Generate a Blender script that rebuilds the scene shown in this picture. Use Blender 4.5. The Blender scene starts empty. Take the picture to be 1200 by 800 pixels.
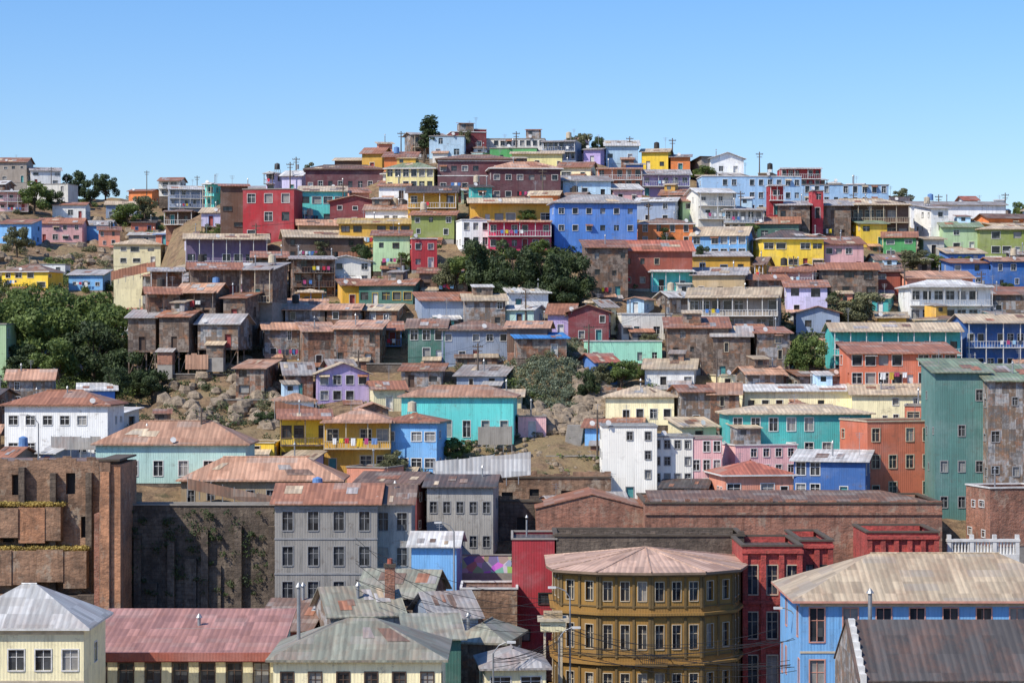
import bpy, math, random
import numpy as np
from mathutils import Vector, Matrix, noise

random.seed(7)
R=random.Random(11)
F=2600.0; CZ=42.0           # survey station: height above the street, metres
def X(b,d): return (b-600)/F*d
def Z(e,d): return CZ-(e-400)/F*d

scene=bpy.context.scene
COL=scene.collection
# ---------------------------------------------------------------- terrain
cen_d=[0,235,250,262,270,300,330,360,390,420,450,475,500,600,800,1500,6000]
cen_z=[-42,-42,-38,-32,-24,-14,-5,4,14,24,33,39.5,40,28,5,-15,-30]
lef_d=[0,255,262,266,285,300,330,400,450,500,560,620,680,720,900,1500,6000]
lef_z=[-42,-41,-38,-19,-16,-14,-8,0,5,13,24,36,48,48,25,0,-30]
k_p=[-100,60,130,180,205,240,300,400,480,620,700,840,1060,1190,1400]
k_v=[-.1,.0,.12,.50,.72,.79,.84,.90,1,1,.97,.89,.77,.73,.68]
l_p=[-300,0,100,190,300]; l_v=[1.05,1.0,.93,.93,.9]
def sm(a,b,x):
    t=min(1,max(0,(x-a)/(b-a))); return t*t*(3-2*t)
def rel(px,d):
    c=np.interp(d,cen_d,cen_z); l=np.interp(d,lef_d,lef_z)
    if c>-14: c=-14+(c+14)*np.interp(px,k_p,k_v)
    if l>-14: l=-14+(l+14)*np.interp(px,l_p,l_v)
    if d<300: w=1-sm(318,345,px)
    else: w=1-sm(130,200,px)
    if 285<d<315:
        t=(d-285)/30; w=(1-sm(318,345,px))*(1-t)+(1-sm(130,200,px))*t
    if d>560 and px<330: w=max(w,sm(560,640,d)*(1-sm(230,330,px)))
    # rocky ivy-covered spur below the tree clump
    if 300<d<360: c+=4.5*math.exp(-((px-640)/38)**2-((d-331)/11)**2)
    return float(l*w+c*(1-w))
def gz(px,d): return CZ+rel(px,d)
def gzx(x,y):
    yy=max(y,60); return gz(600+x/yy*F,max(y,0))
def find_d(px,py,lo=264,hi=700):
    d=lo
    while d<hi:
        if Z(py,d)<=gz(px,d): return d
        d+=1.0
    return None

# ---------------------------------------------------------------- materials
def lin(h):
    h=h.lstrip('#'); o=[]
    for i in (0,2,4):
        c=int(h[i:i+2],16)/255
        o.append(c/12.92 if c<=.04045 else ((c+.055)/1.055)**2.4)
    return tuple(o)
MC={}
class NT:
    def __init__(s,name):
        s.m=bpy.data.materials.new(name); s.m.use_nodes=True; s.t=s.m.node_tree
        s.b=s.t.nodes['Principled BSDF']; s.off=None
    def n(s,ty,**kw):
        nd=s.t.nodes.new(ty)
        for k,v in kw.items(): setattr(nd,k,v)
        return nd
    def l(s,a,b): s.t.links.new(a,b)
    def uv(s,sx,sy):
        if s.off is None:
            u=s.n('ShaderNodeUVMap'); oi=s.n('ShaderNodeObjectInfo'); ad=s.n('ShaderNodeVectorMath',operation='ADD')
            mu=s.n('ShaderNodeMath',operation='MULTIPLY'); mu.inputs[1].default_value=57.0
            s.l(oi.outputs['Random'],mu.inputs[0]); s.l(u.outputs[0],ad.inputs[0]); s.l(mu.outputs[0],ad.inputs[1]); s.off=ad.outputs[0]
        mp=s.n('ShaderNodeVectorMath',operation='MULTIPLY'); mp.inputs[1].default_value=(sx,sy,1)
        s.l(s.off,mp.inputs[0]); return mp.outputs[0]
    def noise(s,vec,scale=1,detail=4,rough=.6):
        n=s.n('ShaderNodeTexNoise'); n.inputs['Scale'].default_value=scale; n.inputs['Detail'].default_value=detail; n.inputs['Roughness'].default_value=rough
        s.l(vec,n.inputs['Vector']); return n.outputs['Fac']
    def rng(s,v,a,b,c,d):
        n=s.n('ShaderNodeMapRange'); 
        for i,x in zip((1,2,3,4),(a,b,c,d)): n.inputs[i].default_value=x
        s.l(v,n.inputs[0]); return n.outputs[0]
    def mix(s,f,a,b,mode='MIX'):
        n=s.n('ShaderNodeMix',data_type='RGBA',blend_type=mode)
        for sock,v in ((n.inputs[0],f),(n.inputs[6],a),(n.inputs[7],b)):
            if hasattr(v,'is_output'): s.l(v,sock)
            elif isinstance(v,(int,float)): sock.default_value=v
            else: sock.default_value=(*v,1)
        return n.outputs[2]
    def panel(s,w,h):
        v=s.uv(1,1); sn=s.n('ShaderNodeVectorMath',operation='SNAP'); sn.inputs[1].default_value=(w,h,1)
        s.l(v,sn.inputs[0]); wn=s.n('ShaderNodeTexWhiteNoise',noise_dimensions='2D'); s.l(sn.outputs[0],wn.inputs[0]); return wn.outputs['Value']
    def bump(s,h,st,dist=.05):
        b=s.n('ShaderNodeBump'); b.inputs['Strength'].default_value=st; b.inputs['Distance'].default_value=dist
        s.l(h,b.inputs['Height']); s.l(b.outputs[0],s.b.inputs['Normal'])
def scl(c,k): return tuple(min(1,x*k) for x in c)
def desat(c,k):
    g=c[0]*.3+c[1]*.55+c[2]*.15; return tuple(max(0,g+(x-g)*k) for x in c)

def paint(name,hexc,dirt=.6,panelv=.12,rough=.85,sat=1.0,fade=.35):
    key='paint_'+name
    if key in MC: return MC[key]
    t=NT(key); c=desat(lin(hexc),sat)
    pv=t.panel(1.05,2.45); pv2=t.panel(4.7,60)
    col=t.mix(pv,scl(c,1-panelv),scl(c,1.08))
    col=t.mix(t.rng(pv2,0,1,0,fade),col,tuple(x*.75+.08 for x in c))
    big=t.noise(t.uv(.22,.3),1,5,.65)
    col=t.mix(t.rng(big,.48,.7,0,fade),col,tuple(x*.6+.24 for x in c))
    st=t.noise(t.uv(2.0,.2),1,5,.75)
    col=t.mix(t.rng(st,.5,.74,0,dirt),col,tuple(x*.35+.03 for x in c))
    sp=t.noise(t.uv(.8,1.0),1,7,.78)
    col=t.mix(t.rng(sp,.56,.68,0,dirt*.8),col,(.14,.105,.08))
    oi=t.n('ShaderNodeObjectInfo'); hs=t.n('ShaderNodeHueSaturation')
    t.l(t.rng(oi.outputs['Random'],0,1,.88,1.2),hs.inputs['Value']); t.l(col,hs.inputs['Color'])
    t.l(hs.outputs[0],t.b.inputs['Base Color']); t.b.inputs['Roughness'].default_value=rough
    w=t.n('ShaderNodeTexWave'); w.inputs['Scale'].default_value=1.1; w.inputs['Distortion'].default_value=.4
    t.l(t.uv(1,1),w.inputs['Vector']); t.bump(w.outputs['Fac'],.3,.04)
    MC[key]=t.m; return t.m
def shack(name,cols):
    key='sheet_'+name
    if key in MC: return MC[key]
    t=NT(key)
    v=t.panel(.85,1.45); r=t.n('ShaderNodeValToRGB'); r.color_ramp.interpolation='LINEAR'
    while len(r.color_ramp.elements)<len(cols): r.color_ramp.elements.new(.5)
    for i,c in enumerate(cols):
        e=r.color_ramp.elements[i]; e.position=i/len(cols); e.color=(*c,1)
    nz=t.noise(t.uv(.35,.5),1,6,.75)
    ma=t.n('ShaderNodeMath',operation='MULTIPLY_ADD'); ma.inputs[1].default_value=.45; t.l(v,ma.inputs[0]); t.l(t.rng(nz,.3,.7,0,.55),ma.inputs[2])
    t.l(ma.outputs[0],r.inputs[0]); col=r.outputs[0]
    st=t.noise(t.uv(3.0,.35),1,5,.75)
    col=t.mix(t.rng(st,.45,.75,0,.75),col,(.04,.027,.02))
    sp=t.noise(t.uv(.7,.7),1,7,.75)
    col=t.mix(t.rng(sp,.52,.66,0,.7),col,(.33,.15,.07))
    t.l(col,t.b.inputs['Base Color']); t.b.inputs['Roughness'].default_value=.85
    w=t.n('ShaderNodeTexWave'); w.inputs['Scale'].default_value=1.6; t.l(t.uv(1,1),w.inputs['Vector']); t.bump(w.outputs['Fac'],.35,.05)
    MC[key]=t.m; return t.m
def roofm(name,c,rust=.6,sheet=.45):
    key='roof_'+name
    if key in MC: return MC[key]
    t=NT(key)
    v=t.panel(.95,2.2); v2=t.panel(3.1,1.3)
    col=t.mix(v,scl(c,.72),scl(c,1.22))
    if sheet: col=t.mix(t.rng(v2,.82,.84,0,sheet),col,(.36,.33,.29))
    ru=t.noise(t.uv(.4,.22),1,6,.75)
    col=t.mix(t.rng(ru,.44,.64,0,rust),col,(.27,.11,.055))
    st=t.noise(t.uv(1.8,.25),1,5,.75)
    col=t.mix(t.rng(st,.49,.76,0,.6),col,scl(c,.3))
    w=t.n('ShaderNodeTexWave'); w.inputs['Scale'].default_value=.55; w.inputs['Distortion'].default_value=.25; t.l(t.uv(1,1),w.inputs['Vector'])
    col=t.mix(t.rng(w.outputs['Fac'],0,.35,.35,0),col,scl(c,.45))
    oi=t.n('ShaderNodeObjectInfo'); hs=t.n('ShaderNodeHueSaturation')
    t.l(t.rng(oi.outputs['Random'],0,1,.82,1.2),hs.inputs['Value']); t.l(col,hs.inputs['Color'])
    t.l(hs.outputs[0],t.b.inputs['Base Color']); t.b.inputs['Roughness'].default_value=.6
    t.bump(w.outputs['Fac'],.5,.06)
    MC[key]=t.m; return t.m
def brickm(name,c,mortar=(.3,.26,.22),dark=.5,light=.6,bw=.42,rh=.16,plaster=(.36,.29,.22)):
    key='brick_'+name
    if key in MC: return MC[key]
    t=NT(key); b=t.n('ShaderNodeTexBrick'); b.inputs['Scale'].default_value=1.0
    b.inputs['Brick Width'].default_value=bw; b.inputs['Row Height'].default_value=rh; b.inputs['Mortar Size'].default_value=.014*bw/.42
    b.inputs['Color1'].default_value=(*scl(c,.7),1); b.inputs['Color2'].default_value=(*scl(c,1.35),1); b.inputs['Mortar'].default_value=(*mortar,1)
    t.l(t.uv(1,1),b.inputs['Vector']); col=b.outputs['Color']
    n0=t.noise(t.uv(.9,1.1),1,6,.7); col=t.mix(t.rng(n0,.35,.65,.0,.5),col,scl(c,1.7))
    n1=t.noise(t.uv(.2,.3),1,7,.72)
    col=t.mix(t.rng(n1,.42,.62,0,dark),col,(.045,.034,.027))
    n3=t.noise(t.uv(.33,.22),1.7,7,.72)
    col=t.mix(t.rng(n3,.54,.62,0,light),col,plaster)
    n2=t.noise(t.uv(1.8,.22),1,6,.75)
    col=t.mix(t.rng(n2,.48,.72,0,.7),col,scl(c,.25))
    t.l(col,t.b.inputs['Base Color']); t.b.inputs['Roughness'].default_value=.9
    t.bump(n0,.9,.25); MC[key]=t.m; return t.m
def plain(name,c,rough=.7,metal=0):
    if name in MC: return MC[name]
    t=NT(name); n1=t.noise(t.uv(1.3,1.3),1,4,.6)
    t.l(t.mix(t.rng(n1,.4,.7,0,.6),c,scl(c,.5)),t.b.inputs['Base Color'])
    t.b.inputs['Roughness'].default_value=rough; t.b.inputs['Metallic'].default_value=metal
    MC[name]=t.m; return t.m
def glass():
    if 'window_glass' in MC: return MC['window_glass']
    t=NT('window_glass'); v=t.panel(.55,.8)
    t.l(t.mix(v,(.012,.014,.018),(.08,.085,.09)),t.b.inputs['Base Color'])
    t.b.inputs['Roughness'].default_value=.12; MC['window_glass']=t.m; return t.m

PAL=dict(red='b02a34',darkred='74282e',maroon='5c333a',brick='a0523e',orange='e08040',salmon='e09478',pink='e0aeae',magenta='c43a5c',
 ochre='d6a53c',yellow='efc834',cream='efe4b8',paleyellow='e8dc98',white='f0f0ec',offwhite='dedbd0',grey='9a9a9a',
 warmgrey='958b80',bluegrey='8b9ab0',lilac='b09ecb',purple='705f80',lavender='c3bedc',blue='4a80cc',skyblue='76b2e6',paleblue='b4d2e6',aptblue='98bad8',
 deepblue='265c9e',teal='40aaa6',turq='62d2cc',paleteal='aed0c6',mint='a2e2c6',green='4ea05c',palegreen='aecb9c',olive='84904a',
 brown='60483a',darkbrown='3d2e28',tan='b09872',concrete='989288',darkgreen='38665a',greygreen='56857e',terracotta='cc7050')
def W(n):
    if n=='shack': return shack('rusty',[(.14,.085,.06),(.24,.11,.06),(.10,.08,.07),(.32,.28,.24),(.30,.14,.08),(.08,.055,.045),(.22,.17,.13)])
    if n=='wood': return shack('wood',[(.15,.115,.095),(.21,.15,.11),(.09,.07,.06),(.28,.23,.19),(.12,.085,.065),(.19,.12,.08)])
    if n=='greyshack': return shack('grey',[(.24,.23,.22),(.34,.33,.32),(.15,.135,.125),(.22,.15,.10),(.42,.41,.40),(.15,.17,.19)])
    if n=='brickw': return brickm('red',(.31,.13,.08),dark=.5)
    if n=='redbrick': return brickm('painted_red',(.38,.055,.045),(.33,.11,.09),.4,.3,plaster=(.42,.18,.13))
    if n=='rubble': return brickm('rubble',(.13,.10,.076),(.05,.038,.03),.7,.55,bw=.9,rh=.45,plaster=(.24,.19,.14))
    if n=='ruin': return brickm('ruin',(.29,.165,.10),(.28,.22,.16),.7,.8)
    if n=='greystucco': return paint('greystucco','9a968f',.9,.06,fade=.2)
    if n=='mustard': return paint(n,'8d6a30',.45,.04,fade=.08)
    if n=='cleanwhite': return paint(n,'f2efe4',.28,.03,fade=.1)
    return paint(n,PAL[n])
ROOF=dict(rust=((.33,.15,.09),.6),rustlt=((.50,.29,.19),.5),tan=((.52,.42,.29),.3),grey=((.37,.36,.35),.4),ltgrey=((.58,.58,.56),.25),
 dark=((.085,.078,.075),.3,0),red=((.42,.14,.09),.4),green=((.22,.29,.19),.3),white=((.70,.70,.68),.2),brown=((.19,.13,.10),.5),greygreen=((.27,.28,.22),.35),
 pinkred=((.36,.185,.155),.3,.15),yellow=((.54,.38,.14),.2),blue=((.05,.20,.48),.0,0))
def RM(n): return roofm(n,*ROOF[n])
TRIM=lambda n='white': plain('trim_'+n,{'white':(.68,.67,.64),'brown':(.10,.06,.04),'red':(.35,.07,.06),'cream':(.55,.47,.34),'blue':(.12,.25,.5),'grey':(.3,.3,.3),'salmon':(.62,.30,.22),'dark':(.04,.035,.03),'yellow':(.6,.42,.08),'teal':(.08,.3,.3)}[n])
CONC=lambda: plain('concrete',(.32,.295,.26),.9)
METAL=lambda: plain('galvanised_metal',(.33,.34,.35),.45,.4)

# ---------------------------------------------------------------- building kit
class B:
    def __init__(s,name,loc=(0,0,0),yaw=0):
        s.name=name; s.loc=loc; s.yaw=yaw; s.P={}; s.far=False
    def poly(s,part,mat,pts):
        p=s.P.setdefault(part,dict(v=[],f=[],uv=[],m=[],ms=[]))
        pts=[Vector(q) for q in pts]
        n=Vector((0,0,0))
        for i in range(len(pts)):
            a=pts[i];b=pts[(i+1)%len(pts)]; n+=a.cross(b)
        if n.length<1e-9: return
        n.normalize()
        u=Vector((0,0,1)).cross(n)
        if u.length<.05: u=Vector((1,0,0))
        u.normalize(); v=n.cross(u)
        i0=len(p['v']); p['v']+=[tuple(q) for q in pts]; p['f'].append(tuple(range(i0,i0+len(pts))))
        p['uv']+=[(q.dot(u),q.dot(v)) for q in pts]
        if mat not in p['ms']: p['ms'].append(mat)
        p['m'].append(p['ms'].index(mat))
    def obox(s,part,mat,o,u,n,u0,u1,n0,n1,z0,z1):
        o=Vector(o);u=Vector(u);n=Vector(n);z=Vector((0,0,1))
        c=lambda a,b,h:o+u*a+n*b+z*h
        s.poly(part,mat,[c(u0,n1,z0),c(u1,n1,z0),c(u1,n1,z1),c(u0,n1,z1)])
        s.poly(part,mat,[c(u1,n0,z0),c(u0,n0,z0),c(u0,n0,z1),c(u1,n0,z1)])
        s.poly(part,mat,[c(u0,n0,z0),c(u0,n1,z0),c(u0,n1,z1),c(u0,n0,z1)])
        s.poly(part,mat,[c(u1,n1,z0),c(u1,n0,z0),c(u1,n0,z1),c(u1,n1,z1)])
        s.poly(part,mat,[c(u0,n1,z1),c(u1,n1,z1),c(u1,n0,z1),c(u0,n0,z1)])
        s.poly(part,mat,[c(u0,n0,z0),c(u1,n0,z0),c(u1,n1,z0),c(u0,n1,z0)])
    def box(s,part,mat,x0,x1,y0,y1,z0,z1):
        s.obox(part,mat,(0,0,0),(1,0,0),(0,-1,0),x0,x1,-y1,-y0,z0,z1)
    def tube(s,part,mat,a,b,r0,r1=None,n=8,cap=True):
        r1=r0 if r1 is None else r1
        a=Vector(a);b=Vector(b);d=(b-a).normalized()
        e=d.orthogonal().normalized(); g=d.cross(e)
        ra=[a+(e*math.cos(t)+g*math.sin(t))*r0 for t in [i*2*math.pi/n for i in range(n)]]
        rb=[b+(e*math.cos(t)+g*math.sin(t))*r1 for t in [i*2*math.pi/n for i in range(n)]]
        for i in range(n):
            j=(i+1)%n; s.poly(part,mat,[ra[i],ra[j],rb[j],rb[i]])
        if cap: s.poly(part,mat,rb)
    def wall(s,p0,p1,z0,z1,ops,mat,trim=None,part='walls',rec=.14,surround=.11):
        p0=Vector((p0[0],p0[1],0));p1=Vector((p1[0],p1[1],0)); L=(p1-p0).length; u=(p1-p0)/L; n=Vector((u.y,-u.x,0)); zz=Vector((0,0,1))
        if s.far: rec=.24; surround=.08
        ops=[o for o in ops if o[0]>.1 and o[1]<L-.1 and o[2]>z0 and o[3]<z1-.05]
        xs=sorted({0,L,*[o[0] for o in ops],*[o[1] for o in ops]}); zs=sorted({z0,z1,*[o[2] for o in ops],*[o[3] for o in ops]})
        P=lambda a,h,b=0:p0+u*a+zz*h+n*b
        if not ops: s.poly(part,mat,[P(0,z0),P(L,z0),P(L,z1),P(0,z1)])
        else:
            for j in range(len(zs)-1):
                run=None
                for i in range(len(xs)-1):
                    cx=(xs[i]+xs[i+1])/2; cz=(zs[j]+zs[j+1])/2
                    hole=any(o[0]<cx<o[1] and o[2]<cz<o[3] for o in ops)
                    if hole:
                        if run is not None: s.poly(part,mat,[P(run,zs[j]),P(xs[i],zs[j]),P(xs[i],zs[j+1]),P(run,zs[j+1])]); run=None
                    elif run is None: run=xs[i]
                if run is not None: s.poly(part,mat,[P(run,zs[j]),P(L,zs[j]),P(L,zs[j+1]),P(run,zs[j+1])])
        tm=trim or TRIM()
        for o in ops:
            a,b,c,d=o[:4]; st=o[4] if len(o)>4 else 'w'
            s.poly(part,mat,[P(a,c),P(a,d),P(a,d,-rec),P(a,c,-rec)][::-1]); s.poly(part,mat,[P(b,c),P(b,c,-rec),P(b,d,-rec),P(b,d)][::-1])
            s.poly(part,mat,[P(a,c),P(b,c),P(b,c,-rec),P(a,c,-rec)]); s.poly(part,mat,[P(a,d),P(a,d,-rec),P(b,d,-rec),P(b,d)])
            if st=='h':
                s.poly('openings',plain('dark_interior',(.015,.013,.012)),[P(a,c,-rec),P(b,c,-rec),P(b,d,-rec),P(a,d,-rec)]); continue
            if st=='d':
                s.poly('door',R.choice([TRIM('brown'),TRIM('red'),TRIM('dark'),TRIM('white'),TRIM('teal')]),[P(a,c,-rec),P(b,c,-rec),P(b,d,-rec),P(a,d,-rec)])
            else:
                q=R.random(); gm=glass() if q<.8 else plain('curtained_glass',(.30,.29,.27),.3)
                s.poly('windows',gm,[P(a,c,-rec),P(b,c,-rec),P(b,d,-rec),P(a,d,-rec)])
                if not s.far or R.random()<.45:
                    s.obox('windows',tm,p0,u,n,(a+b)/2-.035,(a+b)/2+.035,-rec-.01,-rec+.05,c,d)
                    s.obox('windows',tm,p0,u,n,a,b,-rec-.01,-rec+.04,c+(d-c)*.62,c+(d-c)*.62+.06)
            if s.far and R.random()<.25: continue
            w=surround
            s.obox('window_frames',tm,p0,u,n,a-w,a,-.03,.05,c-w,d+w); s.obox('window_frames',tm,p0,u,n,b,b+w,-.03,.05,c-w,d+w)
            s.obox('window_frames',tm,p0,u,n,a,b,-.03,.05,d,d+w)
            if st!='d': s.obox('window_frames',tm,p0,u,n,a,b,-.03,.09,c-w,c)
            if s.far and st!='d' and R.random()<.07: # small tin awning
                q0,q1=P(a-.2,d+.15,.03),P(b+.2,d+.15,.03); s.slab('awning',RM(R.choice(['rust','grey','tan'])),[P(a-.2,d-.15,.7),P(b+.2,d-.15,.7),q1,q0],.05)
    def slab(s,part,mat,poly,t=.13):
        poly=[Vector(p) for p in poly]; lo=[p-Vector((0,0,t)) for p in poly]
        s.poly(part,mat,poly); s.poly(part,mat,lo[::-1])
        for i in range(len(poly)):
            j=(i+1)%len(poly); s.poly(part,mat,[lo[i],lo[j],poly[j],poly[i]])
    def done(s):
        e=bpy.data.objects.new(s.name,None); e.location=s.loc; e.rotation_euler=(0,0,s.yaw); e.empty_display_size=1; COL.objects.link(e)
        for k,p in s.P.items():
            me=bpy.data.meshes.new(k); me.from_pydata(p['v'],[],p['f'])
            uv=me.uv_layers.new(name='UVMap'); uv.data.foreach_set('uv',np.array(p['uv'],dtype=np.float32).ravel())
            for m in p['ms']: me.materials.append(m)
            me.polygons.foreach_set('material_index',np.array(p['m'],dtype=np.int32)); me.update()
            o=bpy.data.objects.new(k,me); COL.objects.link(o); o.parent=e
        return e

def roof_patches(b,q,mat_names,k):
    q=[Vector(x) for x in q]
    n=(q[1]-q[0]).cross(q[3]-q[0]).normalized()
    for i in range(k):
        s0=R.uniform(.05,.8); t0=R.uniform(.03,.6); ds=R.uniform(.06,.2); dt=R.uniform(.2,.38)
        def P(s,t): return q[0].lerp(q[1],s).lerp(q[3].lerp(q[2],s),t)+n*(.035+.006*i)
        b.poly('roof_patches',RM(R.choice(mat_names)),[P(s0,t0),P(min(.97,s0+ds),t0),P(min(.97,s0+ds),min(.97,t0+dt)),P(s0,min(.97,t0+dt))])

def add_roof(b,w,dep,h,kind,rm,wm,pitch=.3,oh=.45,trim=None,patches=0,pn=('rust','grey','tan','brown')):
    x=w/2; y0=-oh; y1=dep+oh; xo=x+oh; z=h+.02
    if kind=='hip':
        half=min(w,dep)/2+oh; rz=z+half*pitch
        if w>=dep: r0=(-xo+half,dep/2,rz); r1=(xo-half,dep/2,rz)
        else: r0=(0,y0+half,rz); r1=(0,y1-half,rz)
        e=[(-xo,y0,z),(xo,y0,z),(xo,y1,z),(-xo,y1,z)]
        if w>=dep:
            fr=[e[0],e[1],r1,r0]
            for q in (fr,[e[1],e[2],r1],[e[2],e[3],r0,r1],[e[3],e[0],r0]): b.poly('roof',rm,q)
        else:
            fr=[e[0],e[1],r0]
            for q in (fr,[e[1],e[2],r1,r0],[e[2],e[3],r1],[e[3],e[0],r0,r1]): b.poly('roof',rm,q)
        lo=[(p[0],p[1],z-.2) for p in e]
        b.poly('roof',trim or rm,lo[::-1])
        for i in range(4):
            j=(i+1)%4; b.poly('roof_fascia',trim or rm,[lo[i],lo[j],e[j],e[i]])
        if w>=dep and patches: roof_patches(b,fr,pn,patches)
        b.tube('roof_ridge',rm,Vector(r0)+Vector((0,0,.03)),Vector(r1)+Vector((0,.01,.03)),.09,n=6)
    elif kind=='gable':
        rz=z+(dep/2+oh)*pitch; yr=dep/2
        fr=[(-xo,y0,z),(xo,y0,z),(xo,yr,rz),(-xo,yr,rz)]
        b.slab('roof',rm,fr); b.slab('roof',rm,[(xo,y1,z),(-xo,y1,z),(-xo,yr,rz),(xo,yr,rz)])
        for sx in (-1,1):
            t=[(sx*x,0,h),(sx*x,dep,h),(sx*x,yr,h+dep/2*pitch+oh*pitch-.12)]
            b.poly('walls',wm,t if sx>0 else t[::-1])
        if patches: roof_patches(b,fr,pn,patches)
    elif kind=='gablef':
        rz=z+xo*pitch
        b.slab('roof',rm,[(-xo,y1,z),(-xo,y0,z),(0,y0,rz),(0,y1,rz)]); b.slab('roof',rm,[(xo,y0,z),(xo,y1,z),(0,y1,rz),(0,y0,rz)])
        b.poly('walls',wm,[(-x,0,h),(x,0,h),(0,0,h+xo*pitch-.12)]); b.poly('walls',wm,[(x,dep,h),(-x,dep,h),(0,dep,h+xo*pitch-.12)])
    elif kind in('shed','shedb'):
        rise=dep*pitch*.6
        za,zb=(z,z+rise) if kind=='shed' else (z+rise*.5,z)
        fr=[(-xo,y0,za),(xo,y0,za),(xo,y1,zb),(-xo,y1,zb)]
        b.slab('roof',rm,fr)
        g=lambda y:za+(zb-za)*(y-y0)/(y1-y0)-.13
        b.poly('walls',wm,[(-x,dep,h),(-x,0,h),(-x,0,g(0)),(-x,dep,g(dep))]); b.poly('walls',wm,[(x,0,h),(x,dep,h),(x,dep,g(dep)),(x,0,g(0))])
        b.poly('walls',wm,[(x,dep,h),(-x,dep,h),(-x,dep,g(dep)),(x,dep,g(dep))]); b.poly('walls',wm,[(-x,0,h),(x,0,h),(x,0,g(0)),(-x,0,g(0))])
        if patches: roof_patches(b,fr,pn,patches)
    else:
        b.poly('roof',rm,[(-x,0,h-.25),(x,0,h-.25),(x,dep,h-.25),(-x,dep,h-.25)])
        c=trim or CONC()
        b.box('parapet',c,-x-.12,x+.12,-.12,.14,h,h+.18); b.box('parapet',c,-x-.12,x+.12,dep-.14,dep+.12,h,h+.18)
        b.box('parapet',c,-x-.12,-x+.14,.14,dep-.14,h,h+.18); b.box('parapet',c,x-.14,x+.12,.14,dep-.14,h,h+.18)

def ops_for(L,h,storeys,cols=None,ww=None,wh=None,door=False,prob=.8,style='w',zbase=0,jit=0):
    out=[]; sh=h/storeys
    cols=cols or max(1,int(L/2.6)); 
    if L<1.8: return out
    step=L/cols; ww=ww or R.choice([.8,.95,1.1,1.4,1.8]); ww=min(ww,step-.5); 
    if ww<.4: return out
    wh=min(wh or R.choice([1.0,1.15,1.3,1.5]),sh-.95)
    if wh<.5: wh=max(.4,sh*.45)
    dc=R.randrange(cols) if door else -1
    for f in range(storeys):
        for c in range(cols):
            cx=step*(c+.5)
            if f==0 and c==dc and sh>2.3:
                out.append((cx-.45,cx+.45,zbase+.05,zbase+min(2.1,sh-.3),'d')); continue
            if R.random()>prob: continue
            a=ww;hh=wh;dz=0
            if jit:
                a=ww*R.uniform(.6,1.1); cx+=R.uniform(-.5,.5)*max(0,step-ww-.5); hh=wh*R.uniform(.65,1.0); dz=(wh-hh)*R.uniform(0,1)
            z0=zbase+f*sh+min(.95,sh*.33)+dz
            out.append((cx-a/2,cx+a/2,z0,z0+hh,style))
    return out

def railing(b,x0,x1,y0,y1,z,mat,step=.5,hh=.95):
    b.box('railing',mat,x0,x1,y0-.03,y0+.03,z+hh-.06,z+hh)
    b.box('railing',mat,x0-.03,x0+.03,y0+.03,y1,z+hh-.06,z+hh); b.box('railing',mat,x1-.03,x1+.03,y0+.03,y1,z+hh-.06,z+hh)
    n=max(2,int((x1-x0)/step))
    for i in range(n+1):
        xx=x0+(x1-x0)*i/n; b.box('railing',mat,xx-.025,xx+.025,y0-.02,y0+.02,z,z+hh-.06)

HAND=[]
NHOUSE=[0]
CL=['e8e8e4','d8c030','c83848','e8e8e4','5080c0','c05080','a0c8e0','404858']
def cloth(h): return plain('cloth_'+h,lin(h),.9)
def clutter(b,w,dep,h,far):
    if R.random()<.30:
        x=R.uniform(-w*.35,w*.35); b.tube('stove_pipe',METAL(),(x,dep*.4,h),(x,dep*.4,h+R.uniform(1.6,2.6)),.1,n=6); b.tube('stove_pipe',METAL(),(x,dep*.4,h+2.1),(x,dep*.4,h+2.4),.2,.05,n=6)
    if R.random()<.4:
        x=R.uniform(-w*.4,w*.4); t=h+R.uniform(2.2,3.6); m=METAL()
        b.tube('tv_antenna',m,(x,dep*.5,h),(x,dep*.5,t),.04,n=4)
        for i in range(3): b.box('tv_antenna',m,x-.5+.1*i,x+.5-.1*i,dep*.5-.02,dep*.5+.02,t-.15-.25*i,t-.11-.25*i)
    if R.random()<.25:
        x=R.uniform(-w*.45,w*.45); m=TRIM('white'); b.tube('satellite_dish',METAL(),(x,-.1,h-.3),(x,-.3,h+.5),.04,n=4); b.tube('satellite_dish',m,(x,-.32,h+.5),(x+.03,-.42,h+.55),.1,.38,n=10)
    if R.random()<.09:
        x=R.uniform(-w*.3,w*.3); m=R.choice([TRIM('dark'),TRIM('blue'),TRIM('cream')])
        for sx in(-.5,.5):
            for sy in (-.5,.5): b.tube('water_tank',TRIM('grey'),(x+sx,dep*.6+sy,h-.2),(x+sx,dep*.6+sy,h+1.2),.05,n=4)
        b.tube('water_tank',m,(x,dep*.6,h+1.2),(x,dep*.6,h+2.4),.62,.58,n=12); b.tube('water_tank',m,(x,dep*.6,h+2.4),(x,dep*.6,h+2.6),.58,.1,n=12)
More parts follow.
